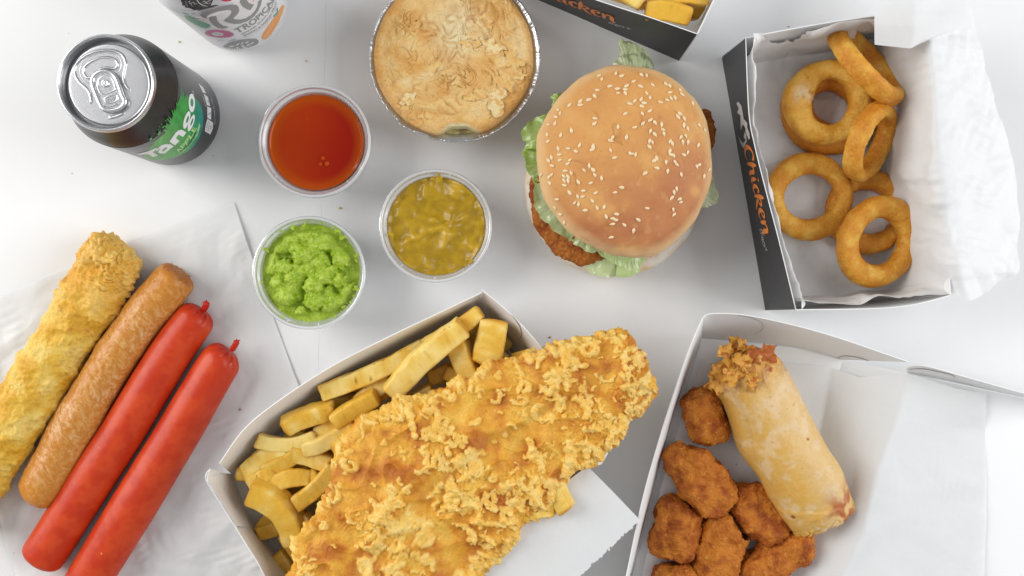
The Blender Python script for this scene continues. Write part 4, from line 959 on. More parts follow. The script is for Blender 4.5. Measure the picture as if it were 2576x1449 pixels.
mid_ = [((905, 1010), (985, 962), 'chip wedged between the long flat chip and the fish\'s edge'), ((800, 1085), (868, 1040), 'chip wedged between the folded chip and the fish'), ((668, 1178), (760, 1130), 'chip crossing the gap above the dark eyed chip'), ((780, 1190), (815, 1245), 'chip pressed against the fish beside the dark eyed chip'),
    ((1128, 935), (1225, 965), 'chip half under the fish below the thick diagonal chip'), ((1255, 905), (1300, 960), 'chip pressed down beside the broad wedge chip'), ((690, 1262), (745, 1300), 'chip wedged inside the bend of the big curved wedge'), ((760, 1300), (800, 1370), 'chip between the big curved wedge and the fish\'s lower edge'), ((1110, 880), (1150, 850), 'short chip in the gap beside the thick diagonal chip'), ((632, 1215), (690, 1180), 'chip flat against the left corner below the brown skinned one')]
for k_, (a_, b_, l_) in enumerate(mid_): CH.append((a_, b_, 44, 29, 31, 11, 80+k_, 0, -.05+.1*(k_ % 3), l_))
rg_ = random.Random(77); cent = np.array((1000, 1110))
names_ = ['deep chip low in the pile, showing between the upper chips near the %s' % w for w in ('upper left wall', 'left corner', 'lower left wall', 'top corner', 'big curved wedge', 'dark eyed chip', 'folded chip', 'long flat chip', 'broad wedge chip', 'orange ended chip', 'pale tapering chip', 'stubby cream chip')]
for k_, (u_, v_) in enumerate([(870, 1010), (640, 1185), (700, 1320), (1180, 850), (690, 1290), (760, 1230), (780, 1060), (930, 960), (1250, 880), (900, 1040), (720, 1120), (790, 1130)]):
    a_ = rg_.uniform(-.9, .1); l_ = rg_.uniform(35, 55)
    CH.append(((u_-l_*math.cos(a_), v_-l_*math.sin(a_)), (u_+l_*math.cos(a_), v_+l_*math.sin(a_)), rg_.uniform(38, 48), 11+k_ % 3*2, 15, 11, 60+k_, 0, .35, names_[k_]))
for (a, b, w, z1, z2, th, sd, bd, tn, lab) in CH: chip(a, b, w, z1, z2, th, sd, bd, tn, label=lab, ragged=.5)
g4 = lambda x, y: (1345.9+.18067*x, .18067*y)
TC = [((1622, 22), (1738, 46), 52, 54, 57, 15, 41, -9, .55, 'large orange chip nearest the corner of the black printed carton'),
      ((1525, -24), (1608, 10), 28, 56, 56, 10, 42, 0, .0, 'pale chip along the rim of the black printed carton'),
      ((1560, -30), (1612, 8), 44, 56, 58, 12, 43, 0, .1, 'chip above the pale rim chip, cut by the top edge'),
      ((1660, -18), (1705, 24), 50, 40, 44, 13, 44, 0, .4, 'chip in the dark middle of the black printed carton'),
      ((1690, -8), (1775, 2), 48, 50, 50, 13, 45, 0, .5, 'browned chip at the top edge beside the white side wall'),
      ((1610, 10), (1660, -40), 40, 30, 32, 12, 46, 0, .5, 'deep chip at the top edge'),
      ((1560, -70), (1720, -50), 60, 45, 50, 14, 47, 0, .2, None), ((1450, -90), (1560, -60), 60, 45, 50, 14, 48, 0, .2, None), ((1740, 40), (1765, -20), 30, 34, 34, 12, 49, 0, .6, 'chip standing deep against the white side wall')]
for (a, b, w, z1, z2, th, sd, bd, tn, lab) in TC:
    if lab: chip(a, b, w, z1, z2, th, sd, bd, tn, label=lab, group='chips in the black carton at the top', ragged=.4)

# ================================================================== BATTERED FISH
fo = [(640, 1560), (715, 1455), (742, 1395), (765, 1325), (812, 1275), (822, 1230), (838, 1150), (858, 1100), (900, 1052), (960, 1020), (1010, 1003), (1060, 990), (1130, 965), (1175, 945), (1230, 918), (1290, 905), (1360, 882), (1420, 862), (1480, 848), (1530, 836), (1570, 836), (1595, 862), (1612, 905), (1635, 945), (1648, 975), (1628, 1005), (1600, 1040), (1578, 1050), (1570, 1085), (1542, 1122), (1510, 1140), (1480, 1168), (1436, 1188), (1405, 1240), (1388, 1288), (1345, 1300), (1318, 1325), (1297, 1360), (1262, 1392), (1216, 1449), (1120, 1560), (900, 1680), (700, 1680)]
FZ = 54
fo = [(1288+(u-1288)*1.0, v) for u, v in fo]
def fish_zf(V):
    x, y = V[..., 0], V[..., 1]; e = 0
    # falls a little at the tail (upper right)
    t = ss(20, 85, x+.2*y); return 6*t-5*ss(60, 95, x)
def fish_disp(V, n, i):
    R = i['R']; top = i['top']
    m = fbm(V/24, 3, 71)                                   # where crust gathers
    u = V[..., 0]; v = V[..., 1]
    # smooth orange hollows, as in the photo
    def blob(px, py, rx, ry, a=0):
        c = P(px, py, FZ+8); dx, dy = u-c[0], v-c[1]; ca, sa = math.cos(a), math.sin(a)
        return np.exp(-(((dx*ca+dy*sa)/rx)**2+((-dx*sa+dy*ca)/ry)**2)**1.5)
    hol = blob(1205, 1010, 30, 14, .75)+blob(965, 1130, 17, 17)+blob(920, 1215, 18, 15)+blob(1150, 1375, 22, 15, .5)+blob(860, 1390, 20, 18)+blob(1330, 1080, 10, 20, -.4)+blob(1490, 905, 14, 7, .5)+blob(1520, 930, 12, 10)+blob(1065, 1260, 14, 12)+blob(1250, 1100, 12, 18, .6)+blob(900, 1100, 22, 8, .6)
    rim = ss(.8, .95, R)
    M_ = np.clip(ss(-.25, .2, m+.2)+rim*.5-1.3*np.clip(hol*(1+.6*noise(V/8, 79)), 0, 1), 0.03, 1)*np.where(top > 0, 1, .5)
    fo_ = np.clip(1-np.abs(noise(warp(V, 20, 6, 744)/22, 745))*4, 0, 1); base = 3.2*fbm(V/38, 2, 70)+1.8*noise(V/13, 74)+2.2*fo_**2-2.6*np.clip(hol, 0, 1)
    x0, x1, y0, y1 = u.min()-8, u.max()+8, v.min()-8, v.max()+8; st = Stamps(x0, x1, y0, y1)
    def dens(Q):
        # crust probability: look up the mask of the nearest vertex on a coarse grid
        return D_[np.clip(((Q[:, 0]-x0)/2).astype(int), 0, D_.shape[0]-1), np.clip(((Q[:, 1]-y0)/2).astype(int), 0, D_.shape[1]-1)]
    D_ = np.zeros((int((x1-x0)/2)+1, int((y1-y0)/2)+1)); tp = (top > 0) & (R < 1.01)
    D_[((u[tp]-x0)/2).astype(int), ((v[tp]-y0)/2).astype(int)] = M_[tp]
    curls(st, 2000, x0, x1, y0, y1, 1.1, 2.3, 721, lambda Q: dens(Q)*.95*ss(-.5, .0, noise(Q/12+3, 741)+.15), 1.6)
    curls(st, 2400, x0, x1, y0, y1, .7, 1.3, 722, lambda Q: dens(Q)*.9+.06, 1.0, 2, 7)
    curls(st, 110, x0, x1, y0, y1, 1.0, 1.7, 723, lambda Q: .5+0*Q[:, 0], .8, 3, 9)
    st.blur(2); q = V+.9*np.stack([noise(V/2.4, 76), noise(V/2.2, 77), 0*R], -1)
    h = st.at(q)*(1-.35*rim)*np.where(top > 0, 1, 0); curl = np.clip(h/2.2, 0, 1)
    f1, f2, c = worley(V/4.2, 729); k1, _, kc = worley(V/7.5, 728)
    jag = rim*(1.9*np.sqrt(np.clip(1-(f1/.8)**2, 0, 1))*c+2.2*np.sqrt(np.clip(1-(k1/.8)**2, 0, 1))*kc+1.5*fbm(V/16, 2, 78)-2.0)
    pit = ss(.22, .08, worley(V/3.4, 727)[0])*curl
    wm = np.clip(1-np.abs(noise(warp(V, 6, 2, 751)/4.5, 752))*3, 0, 1)**1.5; h = np.maximum(h*.92, (.9*wm*(.35+.65*M_))*(top > 0)*(1-.5*rim))+.35*fbm(V/1.6, 2, 731)*M_+.25*fbm(V/4, 3, 732)-.9*pit
    i['curl'] = curl; i['hol'] = np.clip(hol, 0, 1); i['M'] = M_
    lat = np.stack([noise(V/3.3, 76), noise(V/3.3, 77), 0*R], -1)*(.7*curl)[..., None]
    return h+base*(R < .999)*np.where(top > 0, 1, 0)+jag, lat
def fish_col(V, n, i):
    m1 = fbm(V/17, 3, 81); m2 = fbm(V/4, 3, 82); cu = np.clip(i['curl'], 0, 1)
    thin_ = mix((.74, .37, .055), (.54, .19, .030), ss(-.15, .5, m1)); thin_ = mix(thin_, (.82, .50, .10), ss(.0, .6, -m1)*.9)
    thin_ = mix(thin_, (.36, .085, .012), ss(.35, .75, m1+.3*m2)*.5)
    crust = mix((.86, .53, .12), (.91, .66, .23), ss(-.3, .5, m2)); x = ss(55, 95, V[..., 0])
    crust = mix(crust, (.84, .63, .27), x*.5)
    c = mix(thin_, crust, ss(.08, .75, cu+.12*m2)*.92)
    return mix(c, (.50, .20, .02), ss(.45, .8, m2)*(1-cu)*.4)
fish = pillow('battered_fish', fo, [(860, 1490), (1010, 1290), (1200, 1120), (1400, 1010), (1530, 925)], FZ, 15, 8, 1500, 150, M['batter'], p=2.6, disp=fish_disp, colf=fish_col, nB=12, zf=fish_zf)
tag(fish, 'large golden battered fish fillet lying across the carton of chips', 'battered fish')

# ================================================================== SAUSAGES ON THE PAPER
def bat_disp(V, n, i):
    m = fbm(V/14, 3, 91)+.5*ss(40, 0, i['d1']); M_ = ss(-.2, .5, m)*(.45+.55*ss(60, 20, i['d1']))
    h, c = batter_height(V, 92, M_, .75); i['curl'] = c; i['m'] = m
    return 2.4*fbm(V/18, 3, 93)+1.15*h+1.5*fbm(V/7, 3, 94), np.stack([noise(V/3, 95), noise(V/3, 96), 0*m], -1)*(.9*c)[..., None]
def bat_col(V, n, i):
    m2 = fbm(V/5, 3, 97); m3 = fbm(V/16, 3, 98); t = ss(75, 15, i['d1'])
    c = mix((.76, .50, .095), (.66, .36, .04), ss(-.3, .5, m3)); c = mix(c, (.80, .60, .20), ss(.0, .5, -m3)*.6)
    c = mix(c, (.72, .36, .06), t*.6); c = mix(c, (.45, .17, .03), ss(.4, .8, m2+t*.15)*.55)
    return mix(c, (.80, .56, .18), ss(.2, .7, np.clip(i['curl'], 0, 1))*.5)
o = loft('battered_sausage', [(-110, 1330, 16, 60, 60, 13, 13), (-30, 1160, 16.5, 72, 72, 15, 14), (50, 1040, 17, 75, 75, 16, 14.5), (135, 900, 17, 72, 70, 16, 14.5), (215, 770, 17.5, 70, 72, 16, 15), (262, 680, 18, 72, 74, 16, 15), (305, 622, 18, 66, 62, 16, 15)], 560, 210, M['batter'], cap=(14, 9), capp=(2, 2.6), disp=bat_disp, colf=bat_col)
tag(o, 'battered sausage in knobbly yellow batter, leftmost on the paper', 'battered sausage')
def sau_disp(V, n, i): return .9*fbm(V/25, 2, 101)+.28*fbm(V/5, 3, 102)-.25*ss(.3, .6, fbm(V*np.array((1, 1, 1))/3, 2, 103))+1.0*ss(10, 0, i['d1'])*fbm(V/4, 2, 104)
def sau_col(V, n, i):
    q = V.copy(); a = .55; q = np.stack([V[..., 0]*math.cos(a)+V[..., 1]*math.sin(a), (-V[..., 0]*math.sin(a)+V[..., 1]*math.cos(a))*.45, V[..., 2]], -1)
    m = fbm(warp(q, 6, 2.5, 105)/2.5, 5, 106, .65); m2 = fbm(V/20, 2, 107)
    c = mix((.53, .215, .045), (.65, .34, .11), ss(-.3, .5, m)); c = mix(c, (.72, .48, .30), ss(.1, .7, m+.5*m2)*.5)
    e = ss(45, 5, np.minimum(i['d0'], i['d1'])); c = mix(c, (.52, .20, .032), e*.6)
    c = mix(c, (.25, .055, .015), ss(9, 2, i['d1'])*.6)
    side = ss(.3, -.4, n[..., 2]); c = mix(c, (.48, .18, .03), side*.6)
    f1, _, cc = worley(V/4.5, 108); return mix(c, (.80, .46, .10), ss(.12, .06, f1)*(cc > .7))
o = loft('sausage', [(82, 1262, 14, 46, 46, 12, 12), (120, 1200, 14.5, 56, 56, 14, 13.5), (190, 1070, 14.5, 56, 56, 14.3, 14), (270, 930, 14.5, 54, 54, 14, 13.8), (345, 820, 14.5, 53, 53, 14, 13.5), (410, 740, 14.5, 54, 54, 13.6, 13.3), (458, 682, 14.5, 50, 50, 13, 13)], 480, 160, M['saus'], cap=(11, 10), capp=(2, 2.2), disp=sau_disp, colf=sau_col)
tag(o, 'fried brown pork sausage between the battered sausage and the red ones', 'sausage')
def saveloy(ctrl, tip, seed, label):
    ctrl = [(r[0], r[1], r[2], r[3]*1.14, r[4]*1.09, r[5], r[6]) for r in ctrl]; base = P(ctrl[0][0], ctrl[0][1], 0); tp_ = P(ctrl[-1][0], ctrl[-1][1], 13)
    t = thing('saveloy', label, 'sausage', base, 'red saveloys')
    def dsp(V, n, i):
        d = V-tp_; a = np.arctan2(d[..., 1], d[..., 0]); pl = np.sin(i['TH']*9+2*noise(V/6, seed))*ss(11, 1, i['d1'])*ss(0, 1.5, i['d1'])
        return .3*fbm(V/40, 2, seed)+.05*fbm(V/4, 3, seed+1)-1.0*np.clip(pl, 0, 1)
    def cf(V, n, i):
        m = fbm(V/14, 3, seed+2); c = mix((.50, .042, .014), (.58, .066, .020), ss(-.5, .5, m+.3*fbm(V/4, 2, seed+8))); c = mix(c, (.40, .014, .010), ss(9, 1, i['d1'])*.5)
        f1, _, cc = worley(V/9, seed+3); return mix(c, (.85, .42, .22), ss(.055, .03, f1)*(cc > .5))
    loft('casing', ctrl, 420, 120, M['savel'], t, cap=(10, 10), capp=(2, 2.15), disp=dsp, colf=cf)
    Q = [P(*tip[0]), P(*tip[1]), P(*tip[2])]
    tube('tied_end', Q, tip[3], M['savel'], t, 12, .9, col=(.48, .025, .014), m=14)
    for k in range(4):
        a = P(*tip[2]); d = np.array((math.cos(k*1.3+seed)*2.2, math.sin(k*1.3+seed)*1.6, .6*k-1))
        tube('casing_shred', [a, a+d*.6, a+d], .5, M['savel'], t, 6, .6, col=(.42, .02, .012), m=6)
    return t
saveloy([(95, 1420, 13, 48, 48, 12.6, 12.6), (140, 1352, 13.2, 49, 49, 13, 12.8), (230, 1210, 13.2, 50, 50, 13, 13), (330, 1055, 13.2, 49, 49, 13, 13), (420, 905, 13.2, 48, 48, 12.8, 12.8), (475, 825, 13, 46, 46, 12.5, 12.5), (512, 780, 13, 41, 41, 12, 12)], [(510, 782, 15), (518, 770, 17), (519, 760, 19), 2.2], 121, 'bright red saveloy with a tied top end, next to the brown sausage')
saveloy([(140, 1590, 13, 48, 48, 12.6, 12.6), (235, 1440, 13.2, 50, 50, 13, 13), (330, 1285, 13.2, 52, 52, 13.4, 13), (430, 1120, 13.2, 50, 50, 13, 13), (510, 985, 13.2, 48, 48, 12.8, 12.8), (552, 915, 13, 46, 46, 12.5, 12.5), (580, 885, 13, 42, 42, 12, 12)], [(582, 882, 16), (591, 869, 18), (596, 858, 20), 2.0], 131, 'bright red saveloy with a knotted end, nearest the fish carton')

# ================================================================== ONION RINGS
g5 = lambda x, y: (1792.4+.5642*x, .5642*y)
def ring(c, z, R, a, b, axis, ang, seed, label, tone=0., ov=0., ovd=0., nU=300, nV=90, broken=None, fat=None):
    """c crop px of centre; R ring radius mm; a radial, b vertical half thickness; tilted by ang about axis (deg in image)"""
    ctr = P(*g5(*c), z); th = np.linspace(0, 2*np.pi, nU, endpoint=False); ph = np.linspace(0, 2*np.pi, nV, endpoint=False)
    T, H = np.meshgrid(th, ph, indexing='ij')
    rad = R*(1+ov*np.cos(2*(T-ovd))); aa = a*(1+.10*np.sin(T*2+seed)+(0 if fat is None else fat[1]*np.exp(-((((T-fat[0]+np.pi) % (2*np.pi))-np.pi)/.8)**2)))
    cc = np.cos(H); sc = np.sin(H)
    X = (rad+aa*np.sign(cc)*np.abs(cc)**.85); Z = b*np.sign(sc)*np.abs(sc)**.9
    L = np.stack([X*np.cos(T), X*np.sin(T), Z], -1)
    N = np.stack([cc*np.cos(T), cc*np.sin(T), sc], -1)
    k = math.radians(axis); ax = Vector((math.cos(k), math.sin(k), 0)); Rm = np.array(Matrix.Rotation(math.radians(ang), 3, ax))
    L = L@Rm.T; N = N@Rm.T; V = L+ctr
    q = V+seed*11.3
    grain = fbm(q/1.6, 3, seed+2)
    h = .55*fbm(q/15, 2, seed)+.28*fbm(q/4, 3, seed+1)+.3*grain
    if broken is not None:
        br = np.exp(-((((T-broken+np.pi) % (2*np.pi))-np.pi)/.30)**2)*ss(.1, .8, -np.cos(H)*.6+np.sin(H)*.7); h = h-2.0*br+br*3.4*fbm(q/4.5, 3, seed+9)
    else: br = 0*T
    V = V+N*h[..., None]
    m = fbm(q/9, 3, seed+5); edge = ss(.35, 1.0, -cc)*.0+ss(.55, .95, np.abs(np.cos(H)))
    c_ = mix((.76, .40, .065), (.64, .26, .035), ss(-.7, .7, m+tone*1.5)); c_ = mix(c_, (.83, .53, .14), ss(.05, .7, -m-tone)*.45)
    c_ = mix(c_, (.45, .13, .018), ss(.1, .75, grain*.4+edge*.4+m*.15+tone*.4)*.40)
    f1, _, ci = worley(q/7, seed+7); c_ = mix(c_, (.22, .06, .01), ss(.10, .04, f1)*(ci > .5)*.8)
    c_ = mix(c_, (.84, .66, .40), br*ss(-.3, .3, m+.1)*.9)
    if V[..., 2].min() < 2: V[..., 2] += 2-V[..., 2].min()
    o = mk('onion_ring', V, [gridF(nU, nV, True, True)], M['ring'], None, None, c_)
    return tag(o, label, 'onion ring', 'onion rings')
ring((524, 480), 10, 21.5, 10.4, 7.5, 0, 2, 201, 'brown onion ring underneath the broken pale one', tone=.75, ov=.03)
ring((516, 455), 24, 20.6, 6.6, 6.6, 20, -4, 202, 'pale onion ring with a broken rough patch, on top of the brown ring', tone=-.25, broken=2.9, fat=(2.9, .45), ov=.05, ovd=1.2)
ring((685, 288), 36, 25.0, 5.0, 6.4, -48, -56, 203, 'onion ring tilted on edge at the top of the carton', tone=.0, ov=.07, ovd=-.85)
ring((702, 632), 32, 20.5, 5.0, 6.2, 62, 53, 204, 'small tilted onion ring leaning on the broken one', tone=.0, ov=.05, ovd=1.1)
ring((428, 878), 14, 22.2, 6.6, 6.6, 0, 3, 205, 'round onion ring lying flat beside the printed wall', tone=-.02, ov=.02)
ring((690, 945), 12, 21.5, 6.2, 7, 30, -6, 206, 'onion ring mostly hidden under the lowest one', tone=.25)
ring((738, 1078), 28, 22.0, 6.9, 6.9, 60, 14, 207, 'onion ring lying on another at the bottom right of the carton', tone=.08, ov=.04, ovd=1.0)

# ================================================================== NUGGETS AND SPRING ROLL
g6 = lambda x, y: (1540.8+.4792*x, 754.7+.4792*y)
def nugget(pts, seed, label, z=16, tone=0., th=11):
    z = z-2
    C = []
    for i, (x, y, w) in enumerate(pts):
        u, v = g6(x, y); C.append((u, v, z, w*.4792, w*.4792, th, th))
    off = seed*9.1
    def dsp(V, n, i):
        q = V+off; f1, f2, c = worley(q/1.9, seed+3); g1, _, gc = worley(q/1.05, seed+13)
        i['g'] = (1-f1)*c; i['gc'] = gc
        return 3.2*fbm(q/14, 2, seed)+1.3*fbm(q/5, 3, seed+1)+1.0*(1-f1)*c+.5*(1-g1)*gc+.45*fbm(q/1.1, 3, seed+15)
    def cf(V, n, i):
        q = V+off; m = fbm(q/9, 3, seed+5); m2 = fbm(q/1.8, 3, seed+6)
        c = mix((.58, .20, .032), (.42, .11, .018), ss(-.4, .5, m+tone)); c = mix(c, (.70, .35, .085), ss(.25, .8, i['g']*.6+.5*m2)*.6)
        c = mix(c, (.74, .42, .14), (i['gc'] > .95)*ss(.0, .5, m2)*.6); return mix(c, (.20, .035, .010), ss(.15, .8, m+.4*m2+tone)*.55)
    o = loft('chicken_nugget', C, 150, 150, M['crumb'], ex=2.7, cap=(10, 10), capp=(2.3, 2.3), disp=dsp, colf=cf)
    return tag(o, label, 'nugget', 'chicken nuggets')
nugget([(425, 470, 55), (440, 500, 92), (478, 610, 108), (520, 710, 96), (530, 755, 70)], 301, 'small oval nugget at the top beside the spring roll')
nugget([(335, 765, 48), (360, 830, 85), (450, 920, 128), (540, 1030, 128), (590, 1105, 78)], 302, 'largest nugget, knobbly with a pointed upper end', z=19, th=13)
nugget([(345, 1035, 78), (338, 1090, 108), (330, 1200, 120), (325, 1320, 120), (315, 1365, 95)], 303, 'squarish dark nugget against the left wall', tone=.2, z=15)
nugget([(660, 975, 60), (690, 1020, 98), (760, 1120, 112), (850, 1210, 95), (880, 1255, 60)], 304, 'reddish nugget pressed under the spring roll', tone=.15, z=15)
nugget([(640, 1165, 80), (600, 1200, 118), (560, 1310, 120), (545, 1430, 118), (545, 1520, 90)], 305, 'golden curved nugget in the middle of the group', tone=-.2, z=15)
nugget([(690, 1450, 60), (760, 1410, 88), (880, 1345, 100), (980, 1285, 92), (1040, 1265, 55)], 306, 'long nugget lying crosswise below the spring roll', z=16, tone=.05)
nugget([(215, 1480, 70), (280, 1475, 92), (370, 1470, 92), (440, 1480, 66)], 307, 'nugget at the bottom left, cut off by the edge', z=16)
def sr_disp(V, n, i):
    e = ss(26, 4, i['d0']); e2 = ss(14, 2, i['d1'])
    h, c = batter_height(V, 402, np.clip(e*ss(-.6, .2, noise(V/9, 409)+.3), 0, 1), .6); h = h+1.8*e*noise(V/7, 431)+1.2*e*np.clip(1-np.abs(noise(V/9, 432))*4, 0, 1)
    S = i['d0']; TH = i['TH']
    step = ss(0, .06, ((TH-2.1-.006*S+.10*noise(V/12, 404)) % (2*np.pi))/(2*np.pi))      # seam of the outer wrap
    h = h+1.7*fbm(V/28, 2, 400)+.16*fbm(V/6, 3, 401)+.9*step
    ax_ = (V[..., 0]-P(*g6(1000, 1000), 20)[0])*.88+(V[..., 1]-P(*g6(1000, 1000), 20)[1])*.45; tuck = ss(20, 17, i['d1']+.55*ax_+3*noise(V/10, 433)); h = h+.9*tuck*ss(.1, .5, n[..., 2]); fold = np.exp(-((i['d1']-15-5*noise(V/9, 407))/3.0)**2)*.9; h = h+fold*ss(.2, .9, n[..., 2])*0.6-e2*1.2*np.clip(1-np.abs(noise(V/5, 408))*4, 0, 1)
    i['c'] = c; i['e'] = e
    return h, np.stack([noise(V/4, 405), noise(V/4, 406), 0*h], -1)*(2.2*e*np.clip(c+.3, 0, 1))[..., None]
def sr_col(V, n, i):
    m = fbm(warp(V, 12, 6, 410)/12, 3, 411); m2 = fbm(V/3.5, 3, 412); lat = ss(8, -8, V[..., 0]*.8+V[..., 1]*.5-P(1945, 1085, 30)[0]*.8-P(1945, 1085, 30)[1]*.5)
    c = mix((.68, .46, .20), (.64, .37, .085), lat*.8); c = mix(c, (.72, .54, .34), ss(.0, .5, m)*.6); c = mix(c, (.64, .33, .06), ss(.15, .6, -m)*.5)
    c = mix(c, (.50, .17, .03), ss(.5, .9, m2+.1*m)*.5)
    b = ss(30, 14, i['d1'])*ss(-.25, .2, fbm(V/9, 2, 415))*ss(-4, 8, (V[..., 0]-P(*g6(1050, 1050), 20)[0])*.88+(V[..., 1]-P(*g6(1050, 1050), 20)[1])*.45); c = mix(c, (.38, .085, .022), b*.85)
    c = mix(c, (.62, .31, .06), i['e']*.75); c = mix(c, (.28, .05, .015), i['e']*ss(.0, .5, fbm(V/6, 2, 416))*.6)
    f1, _, cc = worley(V/11, 413); c = mix(c, (.36, .07, .02), ss(.17, .11, f1)*(cc > .72)*.9)
    g1, _, gc = worley(V/4, 414); return mix(c, (.20, .06, .02), ss(.09, .05, g1)*(gc > .8)*.7)
def g6r(x, y, z, w1, w2, a, b): u, v = g6(x, y); return (u, v, z-4, w1*.4792, w2*.4792, a, b)
sr = loft('spring_roll', [g6r(670, 300, 28, 150, 120, 17, 15), g6r(705, 385, 28, 172, 165, 19, 17), g6r(770, 520, 27, 190, 175, 21, 19), g6r(850, 690, 26, 195, 195, 22, 20), g6r(930, 830, 25, 195, 195, 22, 20), g6r(1010, 970, 24, 185, 190, 21, 19), g6r(1070, 1080, 21, 184, 182, 17, 18), g6r(1112, 1165, 19, 178, 172, 11, 13)],
          420, 300, M['wrap'], cap=(6, 6), capp=(2.6, 3.6), disp=sr_disp, colf=sr_col, ex=2.25)
tag(sr, 'large golden spring roll with a ragged open top end', 'spring roll')
# ragged wrapper ends at the open end: thin curled flakes
def flake(name, c, r, seed, mt, parent, colr, z, ry=1., lift=4., dark=(.42, .13, .02)):
    jg = seed*1.7
    n, m = 60, 16; th = np.linspace(0, 2*np.pi, n, endpoint=False); rr_ = np.linspace(0, 1, m); R, T = np.meshgrid(rr_, th, indexing='ij')
    ct = P(c[0], c[1], z); rad = r*(1+.28*np.sin(T*2+jg)+.2*np.sin(T*3+seed)+.13*np.sin(T*7+seed*2)+.06*np.sin(T*13+jg))
    V = np.stack([ct[0]+R*rad*np.cos(T), ct[1]+R*rad*np.sin(T)*ry, np.full_like(R, z)], -1)
    V[..., 2] += R*R*lift*noise(V/(r*.9), seed)+.4*fbm(V/2, 2, seed+1)
    V = V+np.stack([noise(V/4, seed+2), noise(V/4, seed+3), 0*R], -1)*(1.5*R)[..., None]
    V2 = V.copy(); V2[..., 2] -= .8*(1-R**4)+.15
    col = mix(np.broadcast_to(colr, V.shape), dark, ss(-.1, .5, fbm(V/3, 2, seed+5)))
    return mk(name, np.concatenate([V.reshape(-1, 3), V2.reshape(-1, 3)]), [gridF(m, n, False, True), gridF(m, n, False, True, off=n*m, flip=True), np.array([((m-1)*n+k, (m-1)*n+(k+1) % n, n*m+(m-1)*n+(k+1) % n, n*m+(m-1)*n+k) for k in range(n)])], mt, parent, None, np.concatenate([col.reshape(-1, 3)]*2))
for k, (x, y, r, z) in enumerate([(600, 290, 6, 40), (560, 400, 8, 38), (640, 400, 7, 46), (700, 250, 5, 38), (640, 240, 5, 34), (530, 440, 4, 34), (790, 290, 8, 42), (690, 330, 6, 44), (740, 420, 5, 47)]):
    flake('wrapper_flake', g6(x, y), r, 420+k, M['wrap'], sr, (.66, .34, .07) if k not in (6,) else (.42, .12, .035), z, lift=7)

# smears on the pots
cur_ = bpy.data.objects['curry_sauce']; pea_ = bpy.data.objects['mushy_peas']; red_ = bpy.data.objects['red_sauce']
for k, (u, v, r, z) in enumerate([(1180, 655, 1.8, 32.6), (1173, 664, 2.0, 31.6), (1103, 448, 2.0, 33.0), (1092, 450, 1.6, 32.8), (984, 590, 1.6, 33)]):
    flake('smear', (u, v), r, 460+k, M['curry'], cur_, (.48, .30, .012), z, lift=.5, dark=(.40, .24, .01))
rg = random.Random(4)
for k in range(26):
    a = rg.choice([rg.uniform(.2, 2.9), rg.uniform(-1.2, .4), rg.uniform(2.6, 4.4)]); q = rg.uniform(30.5, 33.0); x, y = q3[0]+q*math.cos(a), q3[1]+q*math.sin(a); z = 31.2+(q-30.5)*.7; K = D/(D-z)*PX
    flake('smear', (1288+x*K, 724.5-y*K), rg.uniform(.5, 1.5), 480+k, M['pea'], pea_, (.45, .60, .06), z, lift=.5, dark=(.38, .54, .05))
# ================================================================== PIE IN ITS FOIL DISH
pc = P(1144, 143, 32); px_, py_ = pc[0], pc[1]
foil = thing('foil_dish', 'round crimped aluminium foil dish under the pie', 'foil dish', (px_, py_, 0))
FP = [(.05, .2), (38, .2), (40, .6), (41.5, 3), (46, 18), (50, 29), (50.6, 30.2), (52, 30.6), (53.4, 30.9), (54.3, 31.6), (54.6, 32.3), (54.3, 32.9), (53.6, 32.5), (52.2, 31.8), (50.3, 31.2), (49.2, 29.5), (45.2, 18), (40.8, 3), (39.5, 1.0), (.05, .6)]
def foil_d(R, Z, T):
    a = ss(44, 53, R); p3 = np.stack([np.cos(T)*9, np.sin(T)*9, 0*T], -1)
    R = R+a*(.22*np.sin(T*96+2*noise(p3, 7)*5)*ss(54.8, 49, R)+.5*fbm(p3, 3, 5)+1.1*np.exp(-((T-4.05)/.16)**2)-.9*np.exp(-((T-4.32)/.1)**2)+.7*np.exp(-((T-5.1)/.12)**2))
    Z = Z+a*(.13*np.sin(T*96+2*noise(p3, 7)*5)+.9*fbm(p3*.6, 2, 6)); return R, Z
lathe('dish', (px_, py_, 0), FP, 720, M['foil'], foil, disp=foil_d)
